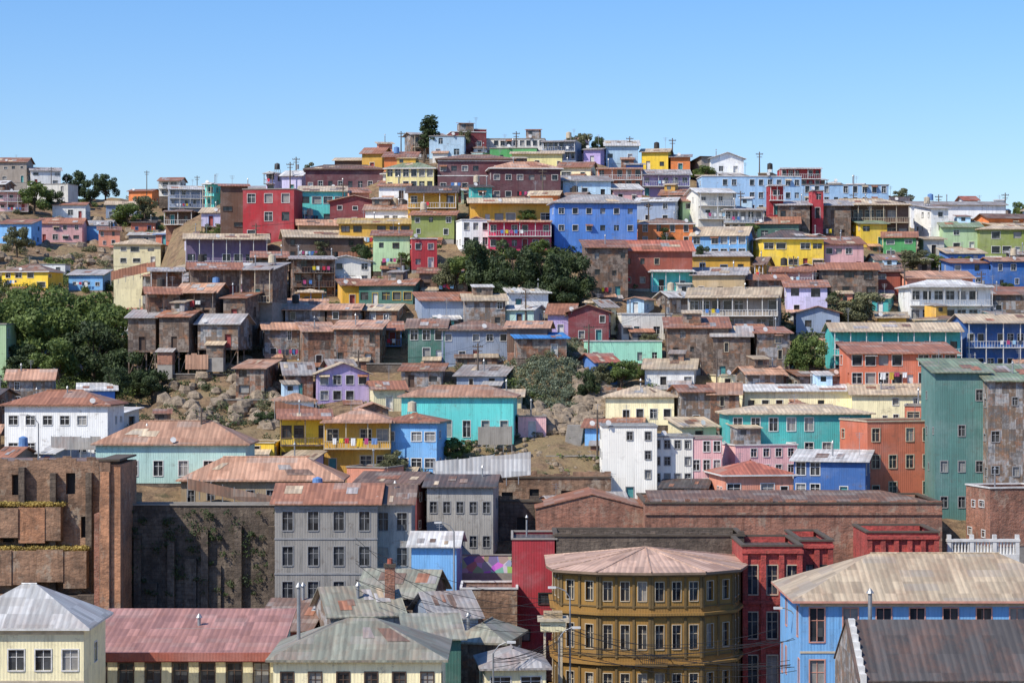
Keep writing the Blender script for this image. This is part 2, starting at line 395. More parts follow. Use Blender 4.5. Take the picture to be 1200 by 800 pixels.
def annex(b,w,dep,h):
    for k in range(R.choice([0,1,1,2])):
        aw=R.uniform(2.2,max(2.4,min(4.5,w*.45))); ax=R.uniform(-w/2,w/2-aw); ad=R.uniform(1.2,2.2); az=R.uniform(-2.4,-1.0); ah=R.uniform(2.0,2.4); m=W(R.choice(['shack','greyshack','wood','offwhite','concrete','brickw','paleblue','salmon','white']))
        b.box('annex',m,ax,ax+aw,-ad,-.01,az,az+ah); b.box('annex_footing',CONC(),ax+.03,ax+aw-.03,-ad+.04,-.01,az-2.2,az-.005)
        if R.random()<.7: b.box('annex_opening',glass(),ax+aw*.3,ax+aw*.3+.8,-ad-.012,-ad+.1,az+.9,az+1.7)
        b.slab('annex_roof',RM(R.choice(['rust','rustlt','tan','grey','brown','ltgrey'])),[(ax-.25,-ad-.35,az+ah-.1),(ax+aw+.25,-ad-.35,az+ah-.1),(ax+aw+.25,-.02,az+ah+.45),(ax-.25,-.02,az+ah+.45)],.1)
    if R.random()<.22:
        aw=R.uniform(2,max(2.1,min(4,w*.5))); ax=R.uniform(-w/2+.3,w/2-aw-.3); m=W(R.choice(['shack','greyshack','wood','offwhite','ochre','paleblue']))
        b.box('roof_room',m,ax,ax+aw,dep*.35,dep*.85,h,h+2.3); b.box('roof_room_window',glass(),ax+.5,ax+1.3,dep*.35-.012,dep*.35+.1,h+1.3,h+2.0)
        b.slab('roof_room_roof',RM(R.choice(['rust','tan','grey','ltgrey'])),[(ax-.25,dep*.35-.3,h+2.25),(ax+aw+.25,dep*.35-.3,h+2.25),(ax+aw+.25,dep*.85+.3,h+2.75),(ax-.25,dep*.85+.3,h+2.75)],.1)
    if R.random()<.35:
        m=RM(R.choice(['rust','grey','rustlt','ltgrey'])); x0=-w/2-R.uniform(0,1.5); n=int(w*R.uniform(.4,1)/.9); yy=-R.uniform(1.6,3)
        for i in range(n): b.box('yard_fence',m,x0+i*.9,x0+i*.9+.88,yy+R.uniform(-.03,.0),yy+.04,-3.2,-.9+R.uniform(-.15,.15))
    if R.random()<.16:
        x0=-w/2+R.uniform(0,w*.4); x1=min(w/2,x0+R.uniform(2,4)); z=R.uniform(1.7,2.3); b.tube('washing_line',TRIM('grey'),(x0,-.7,z),(x1,-.7,z),.02,n=3); x=x0+.1
        while x<x1-.5:
            q=R.uniform(.35,.6); b.poly('washing',cloth(R.choice(CL)),[(x,-.72,z-R.uniform(.5,.9)),(x+q,-.68,z-R.uniform(.5,.9)),(x+q,-.7,z),(x,-.7,z)]); x+=q+.12

def house(x0,x1,yt,yb,col,roof='gable',rc='rust',d=None,yaw=None,dep=None,storeys=None,cols=None,ww=None,wh=None,trim='white',name=None,
          under=3.5,gallery=False,balcony=False,stilts=False,pitch=None,patches=None,prob=.8,oh=.55,reg=True,band=None,fz=None,side=True,lower=None,style='w',split=True,ann=True):
    if split and col in('shack','wood','greyshack') and (x1-x0)>75 and (d is None or d>280):
        n=2 if x1-x0<110 else 3; cuts=[x0]+sorted(x0+(x1-x0)*(i/n+R.uniform(-.09,.09)) for i in range(1,n))+[x1]
        for i in range(n):
            house(cuts[i],cuts[i+1]+R.uniform(-3,2),yt+R.uniform(-5,5),yb+R.uniform(-2,3),R.choice([col,col,'shack','wood','greyshack']),R.choice(['shed','gable','shed']),R.choice([rc,'rust','grey','rustlt']),
              d=(d+R.uniform(-1.5,1.5)) if d else None,yaw=R.uniform(-13,13),trim=R.choice(['brown','brown','white','cream']),gallery=gallery and R.random()<.7,storeys=storeys,stilts=stilts,under=under,prob=.65,split=False)
        return
    cx=(x0+x1)/2
    if d is None: d=find_d(cx,yb) or 478
    if yaw is None: yaw=R.uniform(-14,14)
    a=math.radians(yaw)
    Wm=(x1-x0)/F*d
    dep=dep or R.uniform(6.5,9)
    if d>265 and d<500: dep=min(dep,9.5)
    w=(Wm-dep*abs(math.sin(a)))/math.cos(a)
    if w<Wm*.45: w=Wm*.6; 
    z0=Z(yb,d); h=(yb-yt)/F*d
    if fz is not None: h=h+(z0-fz); z0=fz
    cxw=X(cx,d); 
    loc=(cxw+math.sin(a)*dep/2, d+ (0 if a==0 else abs(math.sin(a))*w/2*.5), z0)
    b=B(name or (col if col not in('shack','greyshack','brickw','redbrick','rubble','ruin','greystucco') else {'shack':'rusty_sheet','greyshack':'grey_sheet','brickw':'brick','redbrick':'red_brick','rubble':'stone','ruin':'ruined','greystucco':'grey_stucco'}[col])+'_house',loc,a)
    b.far=d>300
    wm=W(col); st=storeys or max(1,round(h/2.75)); tm=TRIM(trim)
    x=w/2; jit=1 if (cols is None or col in('shack','wood','greyshack')) and d>262 else 0
    if col in('shack','wood','greyshack'): prob=min(prob,.65)
    elif d>300 and st>1 and not gallery and not balcony and R.random()<.16: balcony=True
    o=ops_for(w,h,st,cols,ww,wh,door=d>262,prob=prob,style=style,jit=jit)
    b.wall((-x,0),(x,0),0,h,o,wm,tm)
    so=lambda: ops_for(dep,h,st,None,ww,wh,prob=.5 if side else 0,jit=1)
    b.wall((x,0),(x,dep),0,h,so(),wm,tm); b.wall((x,dep),(-x,dep),0,h,[],wm,tm); b.wall((-x,dep),(-x,0),0,h,so(),wm,tm)
    if stilts:
        wd=W('wood'); n=max(3,int(w/1.8)); 
        for i in range(n+1):
            for yy in (.15,dep*.45):
                xx=-x+.1+(w-.2)*i/n; b.box('stilts',wd,xx-.09,xx+.09,yy-.09,yy+.09,-under,0)
            if i<n:
                xa=-x+.1+(w-.2)*i/n; xb=-x+.1+(w-.2)*(i+1)/n; b.tube('stilts',wd,(xa,.1,-under*.8),(xb,.1,-.1),.06,n=4)
        b.box('floor_beam',wd,-x,x,-.1,dep,-.25,-.003)
    else:
        fm=W(lower) if lower else R.choice([CONC(),CONC(),W('rubble'),W('concrete'),W('wood'),wm,W('brickw')])
        b.box('foundation',fm,-x+.05,x-.05,.06,dep-.06,-under,-.004)
    if band:
        b.box('floor_band',TRIM(band),-x-.05,x+.05,-.08,-.003,h-.55,h-.3)
        for f in range(1,st): b.box('floor_band',TRIM(band),-x-.05,x+.05,-.07,-.003,h/st*f-.09,h/st*f+.09)
    if gallery or balcony:
        sh=h/st; gm=W('wood') if trim=='brown' else tm
        gd=1.3
        for f in (range(0 if gallery else 1,st)):
            zf=f*sh
            b.box('balcony_floor',gm,-x,x,-gd,-.01,zf-.1,zf+.04)
            railing(b,-x+.05,x-.05,-gd+.05,-.05,zf+.04,gm,.3 if d<300 else .45)
            n=max(2,int(w/2.4))
            for i in range(n+1):
                xx=-x+.08+(w-.16)*i/n; b.box('balcony_posts',gm,xx-.06,xx+.06,-gd+.04,-gd+.16,zf+.04,(zf+sh-.12) if f<st-1 else h-.05)
            if d>290 and R.random()<.5:
                xx=-x+R.uniform(.3,w*.5)
                for q in range(R.randrange(2,6)):
                    if xx+.6<x: b.poly('washing',cloth(R.choice(CL)),[(xx,-gd-.02,zf+.5),(xx+.5,-gd-.05,zf+.45),(xx+.5,-gd-.03,zf+1.1),(xx,-gd-.03,zf+1.1)])
                    xx+=R.uniform(.6,1.1)
        rm=RM(rc)
        b.slab('balcony_roof',rm,[(-x-.2,-gd-.3,h-.02),(x+.2,-gd-.3,h-.02),(x+.2,-.02,h+.3),(-x-.2,-.02,h+.3)])
    elif ann and 284<d<505 and w>4.5: annex(b,w,dep,h)
    add_roof(b,w,dep,h,roof,RM(rc),wm,pitch if pitch else R.uniform(.2,.38),oh,trim=tm if roof in('hip','flat') and R.random()<.5 else None,
             patches=(R.choice([0,2,3,4]) if patches is None else patches))
    if d>240: clutter(b,w,dep,h,d>400)
    if reg: HAND.append((x0,x1,yt-8,yb,d,d+dep))
    b.done(); NHOUSE[0]+=1
    return b

H=[ # skyline and upper tier
(503,545,160,186,'paleblue','flat','grey',{}),(522,570,155,176,'darkred','flat','grey',dict(d=482)),(548,570,152,170,'red','flat','grey',dict(d=488)),
(570,640,163,186,'offwhite','flat','white',dict(cols=9,d=486)),(636,684,166,190,'bluegrey','flat','grey',dict(cols=6)),(684,712,175,194,'lilac','shed','grey',{}),
(710,748,171,192,'paleblue','gable','ltgrey',{}),(752,790,178,200,'yellow','gable','tan',{}),(786,812,184,203,'orange','shed','grey',{}),
(812,846,188,208,'warmgrey','shedb','dark',dict(yaw=14)),(826,872,186,206,'white','gablef','white',{}),
(392,432,188,206,'brown','gable','tan',{}),(424,456,180,202,'ochre','gable','rust',{}),(450,488,184,206,'orange','shed','rust',{}),(330,362,206,228,'lavender','gable','ltgrey',{}),
(574,632,174,194,'green','flat','grey',dict(cols=6)),(600,660,180,200,'paleyellow','shed','tan',{}),
(356,451,198,226,'maroon','hip','brown',dict(cols=8,ww=.9,wh=1.5,storeys=1,yaw=3,prob=1)),(452,514,197,226,'paleyellow','hip','green',dict(cols=6)),
(513,602,186,226,'maroon','hip','brown',dict(cols=7,yaw=0,band='white')),(571,657,197,236,'maroon','hip','rustlt',dict(cols=6,storeys=2,yaw=5,prob=1)),
(655,716,212,234,'paleblue','shed','grey',{}),(655,700,196,214,'cream','gable','rust',{}),(700,756,198,224,'salmon','flat','rustlt',dict(cols=5)),
(752,808,205,232,'lilac','gable','grey',dict(cols=5)),(715,752,222,240,'pink','shed','ltgrey',{}),
(820,940,207,252,'aptblue','flat','grey',dict(cols=11,storeys=3,yaw=4,ww=.9)),(938,1042,217,256,'aptblue','flat','grey',dict(cols=9,storeys=3,yaw=3,ww=.9)),
(900,918,218,252,'red','flat','grey',dict(d=430,dep=3,yaw=4,lower='red',under=8)),(950,965,224,256,'red','flat','grey',dict(d=429,dep=3,yaw=4,lower='red',under=8)),
(915,962,198,222,'red','flat','ltgrey',dict(cols=6,d=468)),
(1040,1070,236,258,'warmgrey','gable','dark',{}),(1064,1180,240,268,'white','gable','grey',dict(cols=10,storeys=1)),(1150,1215,256,280,'orange','gable','brown',{}),
# second tier
(192,246,222,254,'bluegrey','gable','ltgrey',{}),(252,290,218,290,'brown','shed','rust',dict(yaw=8,trim='brown',lower='wood',prob=.4)),
(284,350,222,286,'red','flat','rust',dict(cols=3,storeys=3,ww=1.5,wh=1.7,yaw=-6,ann=False)),(348,404,224,264,'turq','shed','tan',dict(cols=4)),
(386,444,236,268,'darkred','gablef','rustlt',{}),(444,480,218,236,'white','shed','rust',{}),(478,536,226,262,'ochre','gable','dark',dict(cols=4,balcony=True)),
(428,480,246,268,'white','gable','rustlt',dict(cols=5)),(396,482,262,290,'ochre','gable','yellow',dict(cols=6,trim='brown')),
(482,534,252,280,'olive','shed','rust',{}),
(548,646,238,264,'ochre','gable','tan',dict(cols=7,balcony=True,storeys=1)),(533,574,258,292,'white','flat','grey',dict(cols=3)),
(572,646,260,294,'magenta','flat','rustlt',dict(cols=6,storeys=2,balcony=True,yaw=0)),(645,747,237,296,'blue','hip','grey',dict(cols=6,storeys=3,yaw=6,ww=.95,ann=False)),
(748,812,262,290,'orange','hip','brown',dict(cols=4)),(746,800,236,262,'bluegrey','gable','ltgrey',{}),(788,842,236,262,'palegreen','shed','rust',{}),
(808,860,226,272,'offwhite','gable','ltgrey',dict(yaw=12)),(843,894,246,276,'white','hip','grey',dict(cols=5,balcony=True)),
(888,966,279,316,'yellow','hip','dark',dict(cols=5,storeys=2,yaw=6,ann=False)),(812,888,276,304,'skyblue','gable','tan',dict(cols=6)),(812,880,300,322,'ochre','shed','grey',dict(trim='blue')),
(888,940,262,284,'darkgreen','gable','rust',{}),
(966,1012,286,320,'pink','shed','rust',dict(cols=4)),(912,1000,244,280,'wood','gable','dark',dict(cols=6,trim='brown')),(960,1066,240,282,'brown','hip','tan',dict(cols=8,trim='cream',gallery=True,storeys=2)),
(1002,1040,262,290,'yellow','shed','green',{}),(1036,1082,278,304,'green','gable','rust',{}),(1080,1112,244,290,'white','shed','grey',{}),
(1104,1150,266,296,'palegreen','gable','green',{}),(1148,1212,268,302,'olive','hip','tan',dict(cols=5)),(1112,1160,308,336,'blue','shed','rust',{}),(1158,1215,306,340,'deepblue','gable','rustlt',{}),
(1160,1215,264,286,'ochre','shed','tan',{}),
# third tier
(684,736,290,350,'wood','shed','rust',dict(trim='brown',stilts=True,under=4)),(706,812,294,338,'brick','gable','red',dict(cols=6,yaw=6,pitch=.5,trim='cream')),
(212,312,280,312,'purple','gable','tan',dict(cols=7,gallery=True,storeys=1)),(326,436,278,306,'brown','gable','tan',dict(cols=6,trim='brown')),(345,418,264,284,'tan','gable','rustlt',{}),
(368,434,306,334,'cleanwhite','gablef','white',dict(cols=4,yaw=10,name='white_house')),(436,480,276,318,'palegreen','shed','rust',dict(trim='brown')),(470,512,280,316,'red','flat','grey',dict(cols=2)),
(290,392,302,350,'shack','shed','rust',dict(trim='brown',gallery=True)),
(168,330,314,352,'wood','gable','rust',dict(trim='brown',gallery=True,storeys=1,d=352,yaw=3)),
(160,300,345,378,'shack','shed','rust',dict(trim='brown',gallery=True,storeys=1,d=345,yaw=0)),
(150,290,375,408,'wood','shed','grey',dict(trim='cream',storeys=1,d=338,yaw=3,stilts=True,under=5)),
(330,424,364,396,'shack','hip','tan',dict(trim='white')),(300,350,386,424,'greyshack','gable','rustlt',dict(trim='white')),(345,450,388,432,'shack','gable','rust',dict(trim='brown',stilts=True)),
(276,368,436,466,'greyshack','gable','ltgrey',dict(cols=6,stilts=True,under=4)),(364,432,438,474,'lilac','gablef','tan',dict(yaw=8,cols=4,pitch=.4)),(428,474,456,482,'cream','gable','rust',{}),
(420,494,334,358,'darkgreen','gable','rust',dict(cols=5,trim='yellow')),(392,424,334,360,'ochre','shed','rust',{}),(490,548,320,346,'brown','shed','rust',dict(trim='brown')),
(484,560,352,378,'bluegrey','shed','rust',{}),(540,592,352,384,'greyshack','gable','tan',{}),
(478,524,384,426,'darkgreen','gable','brown',dict(cols=3)),(516,598,386,426,'bluegrey','hip','brown',dict(cols=5)),(594,648,384,412,'brown','gable','rustlt',dict(trim='brown')),
(600,664,396,420,'shack','shed','blue',{}),(642,676,368,396,'lilac','shed','rust',{}),(666,718,366,402,'darkred','gablef','rust',{}),(716,788,368,398,'offwhite','flat','tan',dict(cols=5)),(700,722,360,392,'cream','shed','grey',{}),
(686,776,400,430,'mint','flat','white',dict(cols=5,yaw=3)),(782,856,384,440,'wood','shed','rust',dict(trim='brown')),(808,922,348,392,'warmgrey','gable','tan',dict(cols=8,balcony=True)),(836,924,390,446,'wood','flat','rust',dict(trim='brown',prob=.5)),
(760,812,318,342,'turq','hip','white',dict(gallery=True,storeys=1,stilts=True)),(812,880,322,350,'tan','shed','grey',{}),
(905,962,318,346,'pink','gable','rust',{}),(922,974,336,372,'lavender','shed','rust',dict(lower='wood')),(872,924,328,352,'shack','gable','rust',{}),
(960,1030,316,350,'wood','gable','rust',dict(trim='brown')),(1024,1060,318,346,'brick','gable','brown',{}),(1054,1142,326,352,'salmon','gable','rustlt',dict(cols=6)),
(1062,1162,336,380,'white','hip','ltgrey',dict(cols=7,storeys=2,yaw=4,balcony=True)),(1140,1215,345,372,'greyshack','shed','rust',{}),
(974,1126,388,444,'teal','gable','tan',dict(cols=10,storeys=2,gallery=True,yaw=2)),(994,1122,414,456,'terracotta','shed','rust',dict(cols=8,storeys=2,d=318,yaw=2)),
(1124,1215,378,436,'deepblue','gable','tan',dict(cols=7,storeys=2,gallery=True)),(1030,1070,372,392,'ochre','shed','tan',{}),
# fourth tier
(756,822,432,458,'white','gable','tan',dict(cols=4)),(710,796,464,498,'cream','hip','tan',dict(cols=5)),(790,872,462,506,'shack','gable','rustlt',dict(cols=5,trim='cream')),
(870,1020,458,486,'cream','gable','ltgrey',dict(cols=9,storeys=1,yaw=2)),(930,1000,440,462,'greyshack','shed','rust',{}),
(1000,1095,462,500,'cream','shed','tan',{}),(850,1022,484,542,'teal','hip','tan',dict(cols=8,storeys=2,yaw=3,ww=1.1,wh=1.7,pitch=.2)),
(995,1140,494,588,'terracotta','flat','rust',dict(cols=6,storeys=3,yaw=14,ww=1.0,wh=1.6,trim='cream',dep=9)),(1062,1140,476,520,'terracotta','flat','rust',dict(d=296,trim='cream')),
(1096,1158,436,590,'greygreen','shed','green',dict(d=276,cols=3,storeys=5,yaw=0,trim='grey',fz=16,dep=14,prob=.7,ww=.8)),(1158,1230,446,600,'greyshack','shed','green',dict(d=273,cols=3,storeys=5,yaw=0,trim='grey',fz=16,dep=14,prob=.35,split=False)),
(1145,1230,572,640,'brickw','flat','rust',dict(d=262,prob=.1,split=False)),
(706,770,500,590,'cleanwhite','flat','white',dict(cols=3,storeys=4,yaw=0,ww=.7,wh=1.0,name='white_apartment_building',dep=9,prob=.45,d=282,ann=False,trim='grey')),(764,812,512,590,'cleanwhite','flat','white',dict(cols=4,storeys=4,yaw=0,ww=.7,wh=1.0,name='white_apartment_building',dep=8,prob=.9,d=284,ann=False,trim='grey')),
(798,850,514,580,'pink','flat','white',dict(cols=4,storeys=3,ww=.8,lower='white',ann=False)),(846,936,522,560,'pink','flat','white',dict(cols=5)),
(838,930,556,590,'salmon','hip','red',dict(cols=4,d=275)),(932,1030,540,590,'deepblue','shed','ltgrey',dict(d=274,cols=5,prob=.4)),
(470,606,464,520,'turq','hip','rustlt',dict(cols=6,storeys=1,ww=1.0,wh=2.2,yaw=-4,pitch=.32,patches=0,lower='concrete',name='turquoise_house',prob=1,ann=False)),
(380,458,494,556,'ochre','hip','rustlt',dict(cols=4,storeys=2,balcony=True,yaw=0,trim='cream')),(448,522,494,556,'skyblue','hip','rust',dict(cols=4,storeys=2,yaw=-10)),
(322,386,490,552,'yellow','shed','rust',dict(cols=4,storeys=2,trim='brown',balcony=True)),
(604,640,488,512,'pink','flat','rust',dict(prob=.4)),(470,520,434,456,'greyshack','shed','rust',{}),(535,600,440,460,'bluegrey','shed','grey',{}),
(4,132,474,538,'white','hip','rust',dict(cols=6,storeys=2,ww=1.2,yaw=-4,ann=False)),(0,60,445,480,'greyshack','gable','rustlt',{}),(-30,8,380,450,'palegreen','flat','grey',{}),(20,86,420,445,'bluegrey','shed','grey',{}),
(112,288,520,566,'paleteal','hip','rustlt',dict(cols=6,storeys=1,ww=1.1,wh=1.8,yaw=0,pitch=.5,dep=9.5,d=274)),
(212,398,562,600,'tan','hip','rustlt',dict(cols=8,storeys=1,d=268,pitch=.5,yaw=0,wh=1.7,dep=9,trim='grey')),
# left far slope
(-10,32,190,214,'warmgrey','gable','rust',dict(d=672)),(0,66,318,340,'yellow','hip','brown',{}),(44,96,262,284,'pink','gable','rust',{}),(30,86,216,240,'offwhite','flat','grey',{}),(88,130,264,282,'skyblue','gable','grey',{}),
(132,188,286,312,'cream','hip','tan',dict(d=470,under=9)),(80,124,322,340,'skyblue','shed','grey',{}),(110,140,270,290,'salmon','shed','rust',{}),(150,184,224,240,'orange','gable','rust',dict(d=664)),
(60,100,240,256,'white','gable','rust',{}),(120,160,240,256,'bluegrey','gable','tan',{}),(30,70,200,218,'white','shed','grey',dict(d=668)),(186,214,212,230,'offwhite','gable','rust',dict(d=655)),
# lower shelf
(418,508,566,660,'darkred','gable','brown',dict(d=266,cols=3,yaw=-12,prob=.4,storeys=3,dep=11)),(500,584,570,650,'greystucco','gable','dark',dict(d=264,cols=5,storeys=2,yaw=-4,dep=9,trim='grey')),
(322,442,590,795,'greystucco','gable','rust',dict(d=250,cols=4,storeys=5,ww=1.15,wh=2.1,yaw=0,dep=12,trim='grey',name='weathered_grey_townhouse',prob=1,pitch=.3,band='grey')),
(438,482,590,795,'greystucco','gable','brown',dict(d=252,cols=2,storeys=5,ww=1.1,wh=2.0,yaw=0,dep=10,trim='grey',prob=1)),
(482,540,640,740,'skyblue','gable','ltgrey',dict(d=247,cols=6,storeys=3,ww=.9,wh=1.6,yaw=-4,trim='white',prob=1,dep=7,pitch=.35)),
(600,652,632,760,'red','flat','dark',dict(d=243,cols=2,storeys=3,prob=.3,yaw=0,dep=10,trim='dark')),
]
for h in H: house(*h[:7],**h[7])

# ---------------------------------------------------------------- filler houses over the slope
ZN=[(-20,158,318,468),(130,335,402,512),(548,692,276,352),(590,700,404,500),(905,972,382,444),(962,1036,338,388),(520,705,486,600),(130,200,300,330),(0,130,285,316),(500,548,290,330),(1030,1060,395,440),(660,700,330,362)]
WC=['shack']*5+['wood']*4+['greyshack']*4+['offwhite','offwhite','white','white','white','cream','cream','paleyellow','ochre','salmon','pink','paleblue','skyblue','bluegrey','lavender','palegreen','olive','brown','warmgrey','tan','darkred','teal','orange','concrete','paleteal','terracotta','blue','turq','yellow']
RC=['rust']*4+['rustlt']*3+['tan']*3+['grey']*3+['ltgrey']*3+['brown']*2+['red','dark','white']
RR=random.Random(5)
fill=[]
def try_fill(px,d,wm,hm,dep):
    ppm=F/d; x0=px-wm*ppm/2; x1=px+wm*ppm/2
    yb=400-rel(px,d)*ppm; yt=yb-hm*ppm; 
    for z in ZN:
        if z[0]<px<z[1] and z[2]<(yb+yt)/2<z[3]: return False
    if yb<=232 and px<200: return False
    for (a,b,t,bb,hd,he) in HAND+fill:
        ov=min(x1,b)-max(x0,a)
        if ov<2: continue
        if d<he+.3 and d+dep>hd-.3: return False
        if hd>d and yt-5<bb-.28*(bb-t): 
            if bb>yt-5 and t<yb and ov>.12*(b-a): return False
        if hd<d and t<=yt-10 and a<=x0+3 and b>=x1-3: return False
    fill.append((x0,x1,yt-6,yb,d,d+dep))
    house(x0,x1,yt,yb,RR.choice(WC),RR.choice(['gable','gable','shed','shed','hip','flat','gablef']),RR.choice(RC),d=d,yaw=RR.uniform(-25,25),dep=dep,
          trim=RR.choice(['white','white','brown','cream','blue']),reg=False,stilts=RR.random()<.2,gallery=RR.random()<.1)
    return True
nf=0
for row in range(60):
    d=484-row*3.6
    if d<272: break
    px=-120+RR.uniform(0,30)
    while px<1330:
        if RR.random()<.78:
            for att in range(2):
                wm=RR.uniform(4.5,9) if att==0 else RR.uniform(3.2,5)
                if try_fill(px,d+RR.uniform(-1.5,1.5),wm,RR.choice([2.5,2.8,3.2,4.6,5.4]),RR.uniform(5,7.5)): nf+=1; px+=wm*F/d; break
        px+=RR.uniform(10,30)
for row in range(14):
    d=505+row*12; px=-160
    while px<196:
        if RR.random()<.3 and try_fill(px,d,RR.uniform(6,11),RR.choice([3,4,5.5]),7): nf+=1
        px+=RR.uniform(22,50)
print('houses',NHOUSE[0],'fill',nf)

# ---------------------------------------------------------------- terrain mesh
xs=[-6000,-3000,-1500,-800,-500]+list(np.arange(-330,331,3.0))+[500,800,1500,3000,6000]
ys=[-3000,-500,0,80,160,210,230]+list(np.arange(238,720,2.8))+[740,800,900,1100,1500,2500,4000,6000]
vs=[];fs=[]
for y in ys:
    for x in xs:
        z=gzx(x,y) if y<1500 else 10.0
        if 240<y<720: z+= (noise.noise(Vector((x*.06,y*.06,0)))*1.3+noise.noise(Vector((x*.25,y*.25,3)))*.9)-.4
        vs.append((x,y,z))
nx=len(xs)
for j in range(len(ys)-1):
    for i in range(nx-1): fs.append((j*nx+i,j*nx+i+1,(j+1)*nx+i+1,(j+1)*nx+i))
me=bpy.data.meshes.new('hillside_ground'); me.from_pydata(vs,[],fs); me.polygons.foreach_set('use_smooth',[True]*len(fs))
t=NT('dry_earth'); g=t.n('ShaderNodeNewGeometry'); P=g.outputs['Position']
n1=t.noise(P,.09,6,.7); n2=t.noise(P,.7,8,.75); n3=t.noise(P,.25,6,.7)
c=t.mix(t.rng(n2,.35,.65,0,1),(.12,.075,.045),(.38,.25,.14)); c=t.mix(t.rng(n1,.45,.6,0,.8),c,(.32,.24,.12)); c=t.mix(t.rng(n3,.58,.7,0,.7),c,(.065,.07,.03))
t.l(c,t.b.inputs['Base Color']); t.b.inputs['Roughness'].default_value=1; t.bump(n2,1,.8); me.materials.append(t.m)
o=bpy.data.objects.new('hillside_ground',me); COL.objects.link(o)

# ---------------------------------------------------------------- vegetation
def leafmat(name,a,b2):
    t=NT(name); g=t.n('ShaderNodeNewGeometry'); n=t.noise(g.outputs['Position'],.6,4,.65)
    c=t.mix(t.rng(n,.38,.62,0,1),a,b2); t.l(c,t.b.inputs['Base Color']); t.b.inputs['Roughness'].default_value=.7
    tr=t.n('ShaderNodeBsdfTranslucent'); t.l(c,tr.inputs['Color']); mx=t.n('ShaderNodeMixShader'); mx.inputs[0].default_value=.3
    t.l(t.b.outputs[0],mx.inputs[1]); t.l(tr.outputs[0],mx.inputs[2]); t.l(mx.outputs[0],t.t.nodes['Material Output'].inputs[0])
    return t.m
LM=[leafmat('foliage_dark',(.032,.055,.022),(.08,.115,.038)),leafmat('foliage_green',(.06,.10,.022),(.18,.24,.06)),leafmat('foliage_olive',(.10,.11,.055),(.24,.24,.12)),leafmat('foliage_ivy',(.10,.13,.085),(.25,.29,.19))]
BARK=plain('bark',(.10,.075,.055),.95)
def leaves(rng,cent,rad,n,size):
    c=np.array(cent); v=rng.normal(size=(n,3)); v/=np.linalg.norm(v,axis=1)[:,None]
    r=rad*(rng.uniform(.35,1.08,size=(n,1))**.6); p=c+v*r*np.array([1,1,.75])
    a=rng.normal(size=(n,3)); a/=np.linalg.norm(a,axis=1)[:,None]; b=np.cross(a,v+rng.normal(scale=.4,size=(n,3))); b/=np.linalg.norm(b,axis=1)[:,None]
    s=size*rng.uniform(.5,1.2,size=(n,1)); return np.stack([p-a*s-b*s*.5,p+a*s-b*s*.5,p+a*s*.7+b*s*.6,p-a*s*.7+b*s*.6],axis=1)
def quadmesh(name,Q,mats,extra=None,mi=0):
    v=Q.reshape(-1,3); n=len(Q); f=np.arange(n*4).reshape(n,4)
    V=v.tolist(); Fc=f.tolist(); M=[mi]*n
    if extra:
        ev,ef=extra; off=len(V); V+=ev; Fc+=[[i+off for i in q] for q in ef]; M+=[1]*len(ef)
    me=bpy.data.meshes.new(name); me.from_pydata(V,[],Fc)
    for m in mats: me.materials.append(m)
    me.polygons.foreach_set('material_index',np.array(M,dtype=np.int32)); return me
def tubeg(ev,ef,a,b,r0,r1,n=7):
    a=Vector(a);b=Vector(b);d=(b-a).normalized();e=d.orthogonal().normalized();g=d.cross(e);o=len(ev)
    for c,r in((a,r0),(b,r1)):
        for i in range(n):
            t=i*2*math.pi/n; ev.append(list(c+(e*math.cos(t)+g*math.sin(t))*r))
    for i in range(n):
        j=(i+1)%n; ef.append([o+i,o+j,o+n+j,o+n+i])
TM={}
KID={'dark':0,'green':1,'olive':2,'tall':3}
def tree_mesh(kind,var):
    k=(kind,var)
    if k in TM: return TM[k]
    rng=np.random.default_rng(var*7+KID[kind]+1); ev=[];ef=[]
    tubeg(ev,ef,(0,0,-1.5),(.1,.05,2.6),.32,.2); Q=[]
    ncl=22 if kind!='tall' else 18
    for i in range(ncl):
        if kind=='tall': ang=rng.uniform(0,6.3); rr=rng.uniform(0,1.1); z=rng.uniform(3,9.2); rr*= (1.2-abs(z-5.5)/7); cr=rng.uniform(.7,1.1)
        else: ang=rng.uniform(0,6.3); rr=3.3*math.sqrt(rng.uniform(0,1)); z=rng.uniform(2.2,6.9)-rr*.35+.6; cr=rng.uniform(.75,1.55)
        c=(rr*math.cos(ang),rr*math.sin(ang),z)
        if i<9: tubeg(ev,ef,(.1,.05,min(z-.4,rng.uniform(1.6,2.6))),c,.13,.03,5)
        Q.append(leaves(rng,c,cr,int(150*cr*cr),.21))
    me=quadmesh('tree',np.concatenate(Q),[LM[{'dark':0,'green':1,'olive':2,'tall':0}[kind]],BARK],(ev,ef)); TM[k]=me; return me
def tree(px,yt,yb,kind='green',wpx=None,d=None):
    d=d or find_d(px,yb) or 482; hm=(yb-yt)/F*d
    me=tree_mesh(kind,R.randrange(4)); o=bpy.data.objects.new({'dark':'broadleaf_tree','green':'green_tree','olive':'olive_tree','tall':'tall_cypress'}[kind],me); COL.objects.link(o)
    o.location=(X(px,d),d,Z(yb,d)); sz=hm/(7.7 if kind!='tall' else 10); 
    sx=(wpx/F*d/8.4 if wpx else sz) if kind!='tall' else (wpx/F*d/3.6 if wpx else sz); o.scale=(sx,sx,sz); o.rotation_euler=(0,0,R.uniform(0,6.28))
